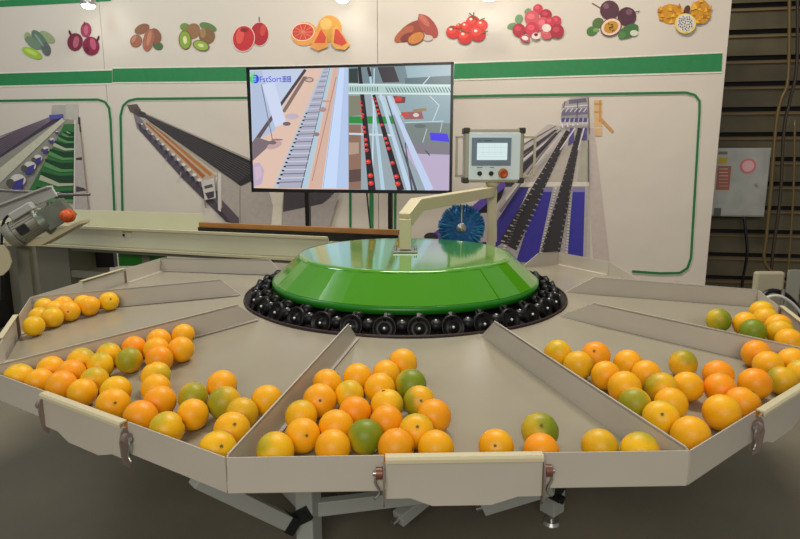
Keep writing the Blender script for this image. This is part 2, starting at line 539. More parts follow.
for k in range(13):
    t = k / 13
    x, y = 141 + 68 * t, 124 + 66 * t
    s += [(ell(x + 1, y, 1 + 1.6 * t, .8 + t), (224, 218, 210)), (ell(x - 1, y + 2.5 * t + 1, .8 + t, .8 + t), (50, 46, 80))]
s += [(line(166, 158, 166, 162, 1), (150, 140, 130)), (line(181, 172, 180, 178, 1.4), (150, 140, 130)), (line(204, 198, 206, 208, 1.8), (150, 140, 130)), ([(201, 181), (214, 178), (216, 198), (205, 200)], (206, 200, 190)), ([(204, 186), (212, 184), (213, 187), (205, 189)], (90, 84, 84)), ([(205, 193), (214, 191), (214, 197), (208, 199)], (70, 64, 66)),
      ([(217, 172), (240, 187), (262, 178), (262, 190), (300, 192), (290, 226), (240, 226), (218, 205)], (176, 166, 156)), ([(218, 172), (221, 174), (221, 212), (218, 210)], (216, 208, 196)), ([(222, 200), (239, 218), (239, 226), (232, 224), (222, 212)], (92, 80, 86)), (line(240, 187, 240, 226, .8), (140, 130, 122)),
      ([(268, 188), (284, 188), (282, 206), (281, 240), (270, 240), (273, 206)], (222, 212, 192)), ([(284, 188), (340, 188), (322, 204), (283, 212)], (78, 72, 74)), ([(283, 212), (322, 204), (340, 190), (326, 240), (282, 240)], (172, 162, 156))]
art('long_belt_sorter_picture', bm_, s)

s = [([(588, 128), (594, 128), (611, 272), (594, 272), (589, 190)], (196, 182, 174)), ([(594, 100), (602, 100), (602, 136), (594, 136)], (214, 176, 128)), (line(600, 100, 600, 122, 2), (196, 142, 84)), (line(600, 118, 613, 132, 3), (204, 150, 88)), (line(594, 104, 602, 104, 1.4), (190, 140, 84)), (line(594, 112, 602, 112, 1.4), (190, 140, 84)), (line(594, 128, 602, 128, 1.4), (220, 200, 170)),
     ([(562, 104), (571, 98), (588, 97), (589, 132), (560, 132)], (164, 158, 162)), ([(569, 100), (586, 98), (587, 102), (569, 104)], (108, 100, 116)), ([(564, 110), (587, 108), (588, 114), (563, 116)], (120, 112, 140)), ([(560, 120), (589, 118), (589, 124), (558, 126)], (206, 200, 200)), (line(564, 107, 588, 105, 1), (220, 214, 210)),
     ([(560, 126), (548, 124), (500, 165), (470, 245), (590, 262), (589, 124)], (190, 180, 174)),
     ([(540, 142), (560, 130), (526, 182), (515, 182)], (168, 158, 150)), ([(566, 140), (576, 130), (572, 182), (548, 182)], (184, 174, 162)), ([(583, 130), (589, 130), (589, 182), (577, 182)], (176, 170, 152)),
     (line(556, 130, 500, 170, 2, 4), (74, 66, 74)), (line(560, 131, 500, 178, 1, 2.4), (216, 208, 204)), (line(557, 133, 470, 225, 2.4, 12), (52, 46, 52)), (line(561, 130, 522, 165, .8, 2), (72, 66, 90)),
     ([(520, 182), (589, 182), (589, 186), (518, 187)], (220, 212, 196)), ([(505, 187), (589, 186), (586, 262), (480, 262)], (176, 168, 168)),
     ([(519, 187), (530, 187), (502, 243), (478, 262), (478, 250)], (54, 48, 136)), ([(539, 187), (553, 187), (537, 262), (516, 262)], (54, 48, 150)), ([(573, 187), (585, 187), (583, 262), (567, 262)], (54, 50, 158)), ([(541, 187), (553, 187), (552, 192), (539, 192)], (130, 120, 170)), ([(573, 187), (585, 187), (585, 192), (573, 192)], (136, 128, 176)), ([(570, 128), (574, 128), (574, 142), (568, 146)], (92, 80, 150)), ([(582, 128), (587, 128), (587, 140), (581, 140)], (92, 80, 150)),
     (line(530, 188, 500, 258, 2, 3), (216, 210, 206)), (line(556, 187, 539, 262, 1.6, 3), (216, 210, 206)), (line(571, 187, 566, 262, 1.4, 2.6), (210, 204, 200)),
     (line(568, 131, 508, 246, 4, 19), (48, 44, 48)), (line(580, 128, 550, 254, 4, 19), (48, 44, 48))]
for k in range(22):
    t = (k + 1) / 22
    x, y = 568 - 60 * t, 131 + 115 * t
    s.append((line(x - 2 - 8 * t, y, x - 1 - 5 * t, y + 1, 1.2 * t + .3), (170, 160, 156)))
    s.append((line(x + 1 + 7 * t, y, x + 2 + 10 * t, y + 1, 1.2 * t + .3), (150, 142, 140)))
    x, y = 580 - 30 * t, 128 + 126 * t
    s.append((line(x - 2 - 10 * t, y, x - 1 - 7 * t, y + 1, 1.2 * t + .3), (150, 142, 140)))
    s.append((line(x + 1 + 6 * t, y, x + 2 + 9 * t, y + 1, 1.2 * t + .3), (130, 122, 122)))
for k in range(5):
    s.append((line(563 + k * 5, 128 - k, 560 + k * 5.6, 120, 1.3), (230, 226, 222)))
s += [([(420, 242), (470, 208), (503, 180), (506, 186), (478, 212), (438, 242)], (92, 70, 160)), (ell(431, 237, 7, 4.5), (44, 40, 46)), ([(436, 242), (480, 213), (497, 213), (497, 242)], (178, 168, 166)),
      (line(556, 126, 500, 158, .8, 2.2), (96, 88, 92)), (line(558, 129, 500, 176, .7, 2.6), (70, 62, 70)), (line(562, 133, 506, 200, .8, 3), (206, 200, 198)), (line(548, 146, 500, 212, .8, 3), (122, 114, 116)), (line(575, 128, 560, 150, 1.4, 1), (220, 214, 212)), (line(584, 128, 578, 150, 1.4, 1), (220, 214, 212)),
      (line(565, 101, 562, 116, .9), (92, 84, 100)), (line(578, 99, 577, 117, .9), (96, 88, 104)), (line(588.4, 97, 589.4, 134, 1), (90, 84, 80)), (line(588.6, 140, 588.6, 182, 1.4), (104, 98, 92))]
for k in range(6):
    s += [([(562 + k * 4.4, 118), (565 + k * 4.4, 117.6), (564 + k * 4.6, 122), (561 + k * 4.4, 122)], (86, 76, 128)), (line(561 + k * 4.5, 112, 564 + k * 4.5, 108, .8), (226, 222, 220))]
for k in range(26):
    t = (k + 1) / 26
    x, y = 556 - 16 * t, 187 + 72 * t
    s.append((line(x - 1.6, y, x + 1.2, y + .5, .8), (120, 112, 112)))
    x, y = 529 - 27 * t, 188 + 70 * t
    s.append((line(x - 1.6, y, x + 1.2, y + .5, .8), (120, 112, 112)))
    x, y = 571 - 5 * t, 187 + 75 * t
    s.append((line(x - 1.6, y, x + 1.2, y + .5, .8), (120, 112, 112)))
art('blue_lane_sorter_picture', br, s, step=0.0003)

# ------------------------------------------------------------------ television
TO = BA + BN * 0.95


def tpt(px, py, off=0.0):
    return on_plane(px, py, TO + BN * off, BN)


tvb = tpt(350, 192)
tv = thing('television', 'large flat television with thin black frame showing two fruit sorting videos', 'television', (tvb.x, tvb.y, tvb.z))
ca, cb, cc, cd_ = tpt(247, 67.5), tpt(454.5, 62), tpt(450.8, 195.5), tpt(251.3, 190.5)
# true rectangle in the plane
zt, zb = (ca.z + cb.z) / 2, (cc.z + cd_.z) / 2
xl = (ca + cd_) / 2
xr = (cb + cc) / 2
TL, TR = Vector((xl.x, xl.y, 0)), Vector((xr.x, xr.y, 0))
Z = Vector((0, 0, 1))
m_bez = mat('television_bezel', rgb(14, 14, 18), 0.3)
q = MB()
q.prism([TL + Z * zb, TR + Z * zb, TR + Z * zt, TL + Z * zt], -BN * 0.045)
q.build('back_housing', m_bez, tv, bevel=0.004)
bz = MB()
d = BDIR * 0.02
for a, b in ((TL + Z * zt, TR + Z * zt), (TL + Z * zb, TR + Z * zb)):
    s_ = -0.02 if a.z > zb + .1 else 0.028
    bz.prism([a, b, b + Z * s_, a + Z * s_], BN * 0.008)
bz.prism([TL + Z * zb, TL + d + Z * zb, TL + d + Z * zt, TL + Z * zt], BN * 0.008)
bz.prism([TR - d + Z * zb, TR + Z * zb, TR + Z * zt, TR - d + Z * zt], BN * 0.008)
bz.build('frame', m_bez, tv)
SCR = {}


def scr(r, g, b):
    k = (r, g, b)
    if k not in SCR:
        SCR[k] = mat('screen_%d_%d_%d' % k, rgb(r, g, b), 0.2, emit=1.0)
    return SCR[k]


def screen(name, shapes, off, step=0.00005):
    mb = MB()
    for i, (pts, c) in enumerate(shapes):
        flat(mb, pts, scr(*c), tpt, off + i * step)
    return mb.build(name, None, tv, fixn=False)


def T(x, y):
    return (240 + x / 3.636, 60 + y / 3.636)


def TP(*p):
    return [T(*q) for q in p]


def TL_(x0, y0, x1, y1, w0, w1=None):
    a, b = T(x0, y0), T(x1, y1)
    return line(a[0], a[1], b[0], b[1], w0, w1)


s = [([(250, 69), (347.5, 66.5), (348.5, 190.6), (253.5, 188)], (222, 190, 172)),
     (TP((35, 35), (240, 32), (150, 175), (45, 300)), (192, 204, 226)), (TP((40, 40), (80, 40), (130, 255), (45, 300)), (176, 190, 216)),
     (TL_(238, 35, 150, 160, 3, 3), (70, 60, 66)), (TL_(150, 160, 40, 320, 3, 4.5), (92, 80, 84)), (TP((230, 60), (245, 60), (165, 190), (150, 190)), (128, 108, 100)),
     (TP((45, 300), (60, 280), (120, 300), (40, 372)), (120, 106, 112)), (TP((40, 380), (70, 372), (88, 400), (80, 450), (45, 462)), (186, 170, 196)), (TP((52, 390), (74, 385), (80, 420), (60, 440)), (206, 178, 196)),
     (TP((80, 90), (125, 80), (168, 228), (128, 245)), (204, 214, 238)), (TL_(78, 90, 120, 300, .8), (120, 112, 130)),
     (ell(*T(252, 72), 4.5, 2.6), (130, 110, 104)), (ell(*T(252, 72), 3.2, 1.7), (200, 172, 156)), (ell(*T(190, 205), 7, 3), (190, 176, 190)), (ell(*T(170, 232), 4, 2), (110, 96, 104)), (ell(*T(125, 310), 8, 3.4, -20), (188, 160, 158)), (ell(*T(118, 300), 4, 2), (120, 100, 104)), (ell(*T(135, 290), 6, 1), (150, 120, 118)),
     (TP((302, 30), (335, 28), (240, 466), (128, 466)), (170, 172, 190)), (TP((300, 30), (306, 30), (136, 466), (120, 466)), (186, 194, 206)), (TP((322, 28), (336, 28), (245, 466), (222, 466)), (176, 200, 216)), (TL_(326, 30, 222, 466, .4, 1), (60, 66, 70))]
for k in range(34):
    t = (k / 34) ** 1.25
    y = 40 + t * 420
    xa, xb = 304 - 170 * t, 322 - 96 * t
    s.append((TL_(xa, y, xb, y - 2, .5 + .5 * t), (112, 110, 128) if k % 2 else (206, 206, 222)))
    if t > .35:
        s.append((ell(*T(xa - 2, y + 3), .9 + t * .7, .6 + t * .5, n=8), (44, 40, 44)))
s += [(TP((340, 28), (362, 28), (300, 466), (248, 466)), (212, 176, 160)), (TL_(350, 60, 262, 440, .7), (168, 120, 110)), (ell(*T(300, 180), 4, 2.4), (170, 140, 140)), (ell(*T(278, 270), 3, 2), (150, 120, 120)), (ell(*T(310, 150), 5, 1), (190, 150, 140)),
      (TP((358, 28), (393, 28), (393, 466), (298, 466)), (196, 216, 246)), (TL_(360, 28, 302, 466, .5), (130, 170, 200)), (TP((380, 28), (393, 28), (393, 466), (350, 466)), (178, 198, 232))]
screen('left_video', s, 0.0015)
s = [([(347.5, 66.5), (452, 64), (448.6, 194), (348.5, 190.6)], (150, 164, 172)),
     (TP((396, 28), (780, 14), (776, 84), (396, 84)), (112, 134, 140)), (TP((396, 32), (428, 30), (430, 84), (396, 82)), (46, 60, 58)), (TP((500, 26), (560, 24), (580, 80), (520, 82)), (60, 54, 60)), (TP((600, 20), (776, 14), (776, 60), (610, 70)), (150, 176, 186)), (TP((600, 66), (776, 56), (776, 88), (600, 86)), (84, 110, 116)),
     (TP((396, 130), (450, 130), (450, 200), (396, 205)), (128, 128, 112)), (TP((396, 235), (440, 235), (440, 470), (396, 470)), (140, 108, 92)), (TP((396, 300), (432, 300), (432, 340), (396, 345)), (176, 150, 132)), (TP((396, 400), (440, 396), (440, 440), (396, 445)), (90, 70, 66)),
     (TP((600, 230), (772, 225), (768, 330), (610, 330)), (118, 130, 128)), (TP((590, 320), (770, 330), (768, 474), (690, 474)), (186, 172, 200)), (TP((600, 300), (770, 310), (770, 345), (620, 340)), (128, 124, 134)), (TP((396, 205), (556, 205), (560, 232), (396, 230)), (40, 138, 58)), (TP((500, 130), (600, 128), (640, 200), (540, 200)), (180, 200, 206)),
     (TP((550, 120), (770, 128), (770, 230), (600, 225)), (140, 164, 172)), (TP((556, 130), (602, 134), (600, 156), (566, 158)), (120, 50, 54)), (ell(*T(575, 142), 4, 2.5), (206, 52, 48)), (TP((585, 190), (660, 186), (668, 214), (600, 216)), (150, 92, 92)), (ell(*T(600, 198), 4, 2), (214, 60, 52)), (ell(*T(640, 200), 3, 2), (220, 200, 196)), (TP((628, 180), (676, 174), (680, 184), (632, 192)), (150, 124, 84)), (TL_(690, 130, 724, 165, .8), (200, 220, 224)), (TL_(724, 165, 700, 225, .8), (200, 220, 224)), (TL_(600, 228, 740, 222, .9), (190, 210, 214)),
     (TL_(690, 60, 664, 90, .8), (210, 226, 230)), (TP((690, 264), (754, 268), (762, 298), (694, 292)), (74, 56, 226)), (TL_(680, 250, 664, 300, .7), (190, 206, 212)), (TL_(735, 228, 728, 262, .7), (190, 206, 212)), (ell(*T(682, 338), 4, .7, 50), (80, 74, 80)), (ell(*T(655, 240), 6, 2), (96, 106, 108)),
     (TL_(470, 26, 520, 474, 2, 4), (176, 206, 222)), (TL_(500, 90, 616, 474, 2.4, 5), (186, 210, 230)), (TL_(540, 130, 690, 474, 3, 8), (190, 206, 236)), (TL_(530, 130, 640, 474, 1, 2.4), (72, 76, 90)), (TL_(488, 30, 480, 474, 1, 1.5), (200, 220, 232)), (TL_(600, 300, 625, 474, 1, 2), (84, 80, 96)),
     (TL_(396, 268, 560, 274, 2), (196, 214, 226)), (TL_(434, 26, 480, 474, 3, 7.5), (34, 28, 34)), (TL_(466, 26, 474, 60, 3), (40, 34, 40)), (TL_(486, 126, 585, 474, 3, 7), (34, 28, 34)),
     (TP((380, 88), (776, 94), (776, 124), (380, 120)), (176, 204, 200)), (TP((380, 86), (776, 90), (776, 96), (380, 92)), (206, 226, 224)), (TP((380, 118), (776, 122), (776, 127), (380, 124)), (206, 226, 224))]
for k in range(13):
    s.append((TL_(392 + k * 9, 98, 392 + k * 9, 114, .8), (70, 90, 92)))
for k in range(22):
    s.append((TL_(530 + k * 10.8, 100, 540 + k * 10.8, 118, .9), (70, 96, 104)))
for k, (x, y, r) in enumerate(((438, 152, 1), (442, 165, 1.1), (446, 198, 1.3), (444, 208, 1.4), (450, 245, 1.5), (452, 262, 1.6), (456, 290, 1.7), (458, 308, 1.7), (460, 328, 1.8), (466, 370, 2.2), (474, 420, 2.3), (476, 448, 2.4), (486, 140, 1), (494, 150, 1.1), (496, 166, 1.2), (500, 182, 1.2), (505, 195, 1.3), (516, 236, 1.4), (528, 285, 1.6), (534, 302, 1.6), (540, 322, 1.7), (554, 374, 1.9), (568, 424, 2.2), (573, 450, 2.4), (440, 182, 1.1))):
    s += [(ell(*T(x, y), r * 1.2, r), (208, 50, 48)), (ell(T(x, y)[0] - .4, T(x, y)[1] - .5, r * .4, r * .3, n=8), (240, 130, 110))]
screen('right_video', s, 0.0015)
# logo at the screen's upper left
s = [(ell(253.6, 79, 3.8, 4.4), (70, 206, 100)), (ell(255.8, 79, 3.2, 4.4), (38, 70, 226))]
for k in range(4):
    s.append((line(251.4 + k * .3, 76.6 + k * 1.5, 256.2, 76.6 + k * 1.5, .6), (150, 240, 170)))
s += [(line(250.4, 72.6, 252.2, 75.2, 1.1), (110, 220, 120)), (line(254.6, 72.6, 253.8, 75, .9), (70, 206, 100))]
screen('logo_mark', s, 0.006, 0.0001)
for ox in (282.6, 287.2):
    s = [(line(ox, 76.6 + k * 1.6, ox + 3.9, 76.5 + k * 1.6, .7), (40, 60, 190)) for k in range(4)]
    s += [(line(ox + .4 + k * 1.55, 76.2, ox + .4 + k * 1.55, 82.4, .55), (40, 60, 190)) for k in range(3)]
    screen('logo_character', s, 0.006, 0.0001)


def text_obj(txt, name, m, parent, p_left, xdir, height, n, width):
    """lettering as a flat mesh; p_left = lower left corner, xdir = reading direction, n = facing"""
    cu = bpy.data.curves.new(name, 'FONT')
    cu.body = txt
    cu.size = 1.0
    cu.extrude = 0.0
    tmp = bpy.data.objects.new(name + '_tmp', cu)
    COL.objects.link(tmp)
    dg = bpy.context.evaluated_depsgraph_get()
    me = bpy.data.meshes.new_from_object(tmp.evaluated_get(dg))
    bpy.data.objects.remove(tmp)
    x = Vector(xdir).normalized()
    zz = Vector(n).normalized()
    y = zz.cross(x)
    k = height / 0.72
    kx = width / max(v.co.x for v in me.vertices)
    o = bpy.data.objects.new(name, me)
    me.materials.clear()
    me.materials.append(m)
    for v in me.vertices:
        v.co = x * v.co.x * kx + y * v.co.y * k + zz * v.co.z
    pw = WORLD[parent.name]
    o.location = Vector(p_left) - pw
    COL.objects.link(o)
    o.parent = parent
    return o


text_obj('FstSort', 'logo_lettering', scr(52, 40, 226), tv, tpt(259.3, 82.2, 0.006), BDIR, 0.047, BN, (tpt(281.8, 82, .006) - tpt(259.3, 82, .006)).length)

# stand under the television
st = thing('television_stand', 'black two-post floor stand holding the television', 'stand', tuple(Vector((tvb.x, tvb.y, 0)) - BN * 0.08))
for px in (307.5, 390.5):
    a = on_plane(px, 195, TO - BN * 0.075, BN)
    MB().bar((a.x, a.y, 0.02), (a.x, a.y, 1.9), 0.05, 0.035, up=BDIR).build('post', M_blackp, st)
    MB().box((a.x, a.y, 0.015), (0.07, 0.6, 0.03)).build('foot_bar', M_blackp, st)
a, b = on_plane(307.5, 195, TO - BN * 0.075, BN), on_plane(390.5, 195, TO - BN * 0.075, BN)
MB().bar((a.x, a.y, 1.3), (b.x, b.y, 1.3), 0.04, 0.05).bar((a.x, a.y, 1.8), (b.x, b.y, 1.8), 0.04, 0.05).build('cross_bar', M_blackp, st)

# ------------------------------------------------------------------ sorting table
ZR = 0.78                     # rim top
APEX = 0.131                  # rise towards the hub
H = 0.082                     # wall height
V = {0: (-0.394, -1.6401), 1: (0.6038, -1.6088), -2: (1.452, -0.930), -3: (1.7137, 0.0463), -4: (1.0669, 1.2588), 2: (-1.2803, -1.0927), 3: (-1.7024, -0.1522), 4: (-1.5055, 0.8652)}
V = {k: Vector((x, y, 0)) for k, (x, y) in V.items()}
q_ = at_z(843, 357, ZR)
V[-2] = Vector((q_.x, q_.y, 0))
q_ = at_z(758, 290, ZR)
V[-3] = Vector((q_.x, q_.y, 0))
V[4] = Vector((-1.532, 0.925, 0))
V[-4] = Vector((1.035, 1.17, 0))
EDGES = [(4, 3), (3, 2), (2, 0), (0, 1), (1, -2), (-2, -3), (-3, -4)]
RH = 0.745
table = thing('rotary_sorting_table', 'round grey fruit sorting table with a green hub and fan-shaped trays', 'sorting machine', (0, 0, 0))


def tplane(i, j, drop=H):
    """plane of the tray floor between two rim corners"""
    A = Vector((0, 0, ZR + APEX - drop))
    P, Q = V[i] + Z * (ZR - drop), V[j] + Z * (ZR - drop)
    n = (P - A).cross(Q - A).normalized()
    if n.z < 0:
        n = -n
    return A, n


def zon(A, n, x, y):
    return A.z - (n.x * (x - A.x) + n.y * (y - A.y)) / n.z


for i, j in EDGES:
    A, n = tplane(i, j)
    a0, a1 = math.atan2(V[i].x, -V[i].y), math.atan2(V[j].x, -V[j].y)
    if a1 < a0 - PI:
        a1 += 2 * PI
    K = 14
    mb = MB()
    inner, outer = [], []
    for k in range(K + 1):
        t = a0 + (a1 - a0) * k / K
        x, y = RH * math.sin(t), -RH * math.cos(t)
        inner.append(Vector((x, y, zon(A, n, x, y))))
        # outer on the straight edge: intersect the ray with the line
        dI, dJ = V[i], V[j]
        e = dJ - dI
        dx, dy = math.sin(t), -math.cos(t)
        den = dx * e.y - dy * e.x
        r = (dI.x * e.y - dI.y * e.x) / den
        outer.append(Vector((dx * r, dy * r, zon(A, n, dx * r, dy * r))))
    vs = inner + outer + [p - n * 0.003 for p in inner] + [p - n * 0.003 for p in outer]
    m_ = K + 1
    fs = []
    for k in range(K):
        fs += [(k, k + 1, m_ + k + 1, m_ + k), (2 * m_ + k, 3 * m_ + k, 3 * m_ + k + 1, 2 * m_ + k + 1), (k, 2 * m_ + k, 2 * m_ + k + 1, k + 1), (m_ + k, m_ + k + 1, 3 * m_ + k + 1, 3 * m_ + k)]
    fs += [(0, m_, 3 * m_, 2 * m_), (K, 2 * m_ + K, 3 * m_ + K, m_ + K)]
    mb.add(vs, fs)
    mb.build('tray', M_tray, table)

# radial dividers with a cut corner towards the hub
for k in V:
    P = V[k]
    L = P.length
    u = P / L
    side = Vector((-u.y, u.x, 0))
    r0, r1 = (0.77, 0.86) if k not in (-2, -3) else (0.765, 0.90)
    if k == -4:
        r0, r1 = 1.08, 1.28

    def zt_(r):
        return ZR + APEX * (1 - r / L)
    mb = MB()
    poly = [u * r0 + Z * (zt_(r0) - H), u * r1 + Z * zt_(r1), u * (L - 0.004) + Z * zt_(L), u * (L - 0.004) + Z * (zt_(L) - H)]
    mb.prism([p - side * 0.002 for p in poly], side * 0.004)
    # folded foot along the tray floor and rolled top
    mb.bar(u * r1 + Z * (zt_(r1)), u * (L - .01) + Z * zt_(L), 0.007, 0.004, up=side)
    mb.bar(u * (r0 + .01) + Z * (zt_(r0) - H + .004) + side * .006, u * (L - .01) + Z * (zt_(L) - H + .004) + side * .006, 0.004, 0.012, up=side)
    mb.build('divider', M_rim, table)

# rim panels and outlet gates
OUT = 0.34
for i, j in EDGES:
    P, Q = V[i], V[j]
    e = (Q - P)
    L = e.length
    e.normalize()
    nrm = Vector((e.y, -e.x, 0))
    if nrm.dot(P) < 0:
        nrm = -nrm
    g0, g1 = L * 0.338, L * 0.675
    zb_ = ZR - H
    for s0, s1 in ((0.001, g0 - 0.003), (g1 + 0.003, L - 0.001)):
        zt2 = ZR - .03 if (i, j) == (-3, -4) and s0 < .1 else ZR
        mb = MB()
        a, b = P + e * s0, P + e * s1
        mb.prism([a + Z * zb_, b + Z * zb_, b + Z * zt2, a + Z * zt2], nrm * 0.003)
        mb.bar(a + Z * (zb_ + .002) - nrm * .012, b + Z * (zb_ + .002) - nrm * .012, 0.004, 0.028, up=nrm)
        mb.build('rim_panel', M_rim, table)
    if (i, j) == (-3, -4):
        # opened outlet: only the sloping cheek of the panel stands
        mb = MB()
        c0, c1 = P + e * (L * 0.485), P + e * (L * 0.675)
        mb.prism([c0 + Z * zb_, c1 + Z * zb_, c1 + Z * ZR], nrm * 0.003)
        mb.build('outlet_cheek', M_rim, table)
        continue
    # gate: a plate with a folded cream top, ears at both ends
    c = nrm * 0.012
    zg = ZR + 0.002
    a, b = P + e * g0 + c, P + e * g1 + c
    W = (b - a).length
    low, hi = ZR - 0.113, ZR - 0.094
    mb = MB()
    mb.use(M_rim).prism([a + Z * hi, a + e * W * .16 + Z * hi, a + e * W * .30 + Z * low, a + e * W * .68 + Z * low, a + e * W * .85 + Z * hi, b + Z * hi, b + Z * (zg - .012), a + Z * (zg - .012)], nrm * 0.003)
    g = mb.build('outlet_gate', M_rim, table)
    mb = MB()
    prof = [(-0.010, -.001), (-0.010, 0.002), (0.008, 0.002), (0.012, -0.003), (0.012, -0.011), (0.009, -0.011), (0.007, -0.003)]
    mb.prism([a + nrm * x + Z * (zg + y_) for x, y_ in prof], e * W)
    lip = mb.build('gate_lip', M_cream, g)
    lip['label'] = 'cream folded lip'
    for s_, o_ in ((a, -1), (b, 1)):
        mb = MB()
        pts = []
        for x, y_ in ((0.003, -.012), (.010, -.02), (.016, -.045), (.014, -.08), (.008, -.105), (-.004, -.118), (-.010, -.10), (-.010, -.03), (-.004, -.012)):
            pts.append(s_ + nrm * x + Z * (ZR + y_) + e * o_ * 0.001)
        mb.prism(pts, e * o_ * 0.004)
        mb.build('hinge_ear', M_ear, g)
        mb = MB()
        q = s_ + e * o_ * 0.006 + Z * (ZR - .035) + nrm * .002
        mb.use(M_rust if (i, j) == (0, 1) else M_ear).cyl(q, q + e * o_ * 0.014, 0.013, seg=12)
        mb.use(M_steel).cyl(q + e * o_ * .014, q + e * o_ * .02, 0.006, seg=8)
        mb.use(M_steel).tube([q + e * o_ * .01, q + e * o_ * .016 - Z * .02, q + e * o_ * .006 - Z * .045, q + e * o_ * .018 - Z * .06], 0.003, seg=6, res=3)
        mb.build('hinge_spring', None, g)

# hub: trough ring, cup carriers, green cover
mb = MB()
mb.lathe([(0.60, 0.775), (0.64, 0.735), (0.725, 0.735), (0.744, 0.772), (0.752, 0.772), (0.752, 0.72), (0.58, 0.70), (0.58, 0.775), (0.60, 0.775)], seg=96)
mb.build('carrier_trough', M_trough, table)
MB().lathe([(0.746, 0.774), (0.7465, 0.78), (0.7505, 0.78), (0.751, 0.774)], seg=96).build('trough_edge', M_copper, table)
mb = MB()
mb.lathe([(0.0, 0.83), (0.585, 0.83), (0.600, 0.72)], seg=64)
mb.build('hub_drum', M_black, table)
NC = 35
cup = None
for k in range(NC):
    t = 2 * PI * (k + 0.35) / NC
    u = Vector((math.sin(t), -math.cos(t), 0))
    tv_ = Vector((math.cos(t), math.sin(t), 0))
    mb = MB().use(M_black)
    c = u * 0.702 + Z * 0.790
    ax = (u * 1.0 + Z * 0.35).normalized()
    mb.lathe([(0.0, .006), (0.014, .008), (0.018, .002), (0.036, .001), (0.040, .010), (0.045, .009), (0.0465, -.004), (0.042, -.016), (0.0, -.016)], c, ax, seg=20)
    # saddle behind the cup and link to the next one
    up_ = (Z - ax * Z.dot(ax)).normalized()
    c2 = c + tv_ * 0.063 - u * 0.010
    mb.lathe([(0.0, .020), (0.014, .020), (0.022, .012), (0.026, 0.0), (0.022, -.014), (0.0, -.016)], c2 + Z * .008, (u * .4 + Z).normalized(), seg=12)
    mb.bar(c - u * .014, c2, 0.018, 0.022)
    mb.bar(c - u * .010 + Z * .02, c - u * .045 + Z * .040, 0.022, 0.010, up=tv_)
    mb.lathe([(0.0, .016), (.022, .014), (.026, 0), (.022, -.014), (0, -.016)], c - u * .048 + Z * .022 + tv_ * .01, tv_ * .8 + u * .6, seg=12)
    mb.use(M_bolt).lathe([(0, .006), (.004, .005), (.005, 0), (0, 0)], c2 + Z * .026, Z, seg=8)
    o = mb.build('cup_carrier', None, table)
    MB().lathe([(0, .008), (.0035, .007), (.005, .004), (.005, 0), (0, 0)], c + ax * .008, ax, seg=8).build('bolt', M_bolt, o)

mb = MB()
mb.lathe([(0.0, 0.966), (0.47, 0.966), (0.488, 0.9655), (0.498, 0.962), (0.502, 0.957)], seg=96)
mb.build('hub_top', M_green, table)
mb = MB()
mb.lathe([(0.502, 0.957), (0.616, 0.853)], seg=34, smooth=False)
mb.lathe([(0.616, 0.853), (0.614, 0.849)], seg=34, smooth=False)
# a welded seam
t = math.radians(37)
u = Vector((math.sin(t), -math.cos(t), 0))
mb.bar(u * 0.5 + Z * .958, u * .616 + Z * .8535, 0.004, 0.004)
mb.build('hub_cone', M_green, table)
MB().lathe([(0.600, 0.852), (0.621, 0.850), (0.623, 0.822), (0.600, 0.822)], seg=96).build('hub_skirt', M_greend, table)

# legs, ring frame, struts
LEGR = 0.92
for k in range(6):
    t = math.radians(-21.5 + 61 * k) if k < 2 else math.radians(-21.5 + 60 * k)
    u = Vector((math.sin(t), -math.cos(t), 0))
    r = 0.95 if k == 0 else 0.89
    p = u * r
    rot = Matrix.Rotation(t, 3, 'Z')
    lg = MB().box(p + Z * 0.345, (0.068, 0.068, 0.59), rot).build('leg', M_grey, table, bevel=0.004)
    MB().cyl(p + Z * 0.012, p + Z * 0.06, 0.010, seg=10).cyl(p, p + Z * 0.012, 0.034, 0.028).cyl(p + Z * .028, p + Z * .04, 0.019, seg=6).build('levelling_foot', M_steel, lg)
    t2 = math.radians(-21.5 + 61 * (k + 1)) if k + 1 < 2 else math.radians(-21.5 + 60 * (k + 1))
    p2 = Vector((math.sin(t2), -math.cos(t2), 0)) * (0.95 if (k + 1) % 6 == 0 else 0.89)
    dd = (p2 - p).normalized()
    MB().bar(p + dd * .032 + Z * 0.185, p2 - dd * .032 + Z * 0.185, 0.035, 0.055).build('cross_beam', M_grey, table, bevel=0.003)
    MB().bar(p + dd * .032 + Z * 0.60, p2 - dd * .032 + Z * 0.60, 0.05, 0.04).build('upper_beam', M_grey, table, bevel=0.003)
    # arm reaching out under the tray
    MB().bar(p + u * .034 + Z * 0.62, u * 1.56 + Z * 0.675, 0.04, 0.03).build('tray_arm', M_grey, table, bevel=0.003)
    side = Vector((-u.y, u.x, 0))
    cl = MB()
    cl.box(p + u * .04 - side * .01 + Z * 0.175, (0.085, 0.014, 0.05), rot @ Matrix.Rotation(-.6, 3, 'Y'))
    cl.box(p + u * .05 - side * .045 + Z * 0.15, (0.04, 0.05, 0.012), rot)
    cl.cyl(p + u * .045 - side * .04 + Z * .14, p + u * .075 - side * .04 + Z * .14, .010, seg=10)
    cl.cyl(p + u * .04 + side * .02 + Z * .195, p + u * .062 + side * .02 + Z * .195, .009, seg=10)
    cl.build('clamp', M_dark, table)
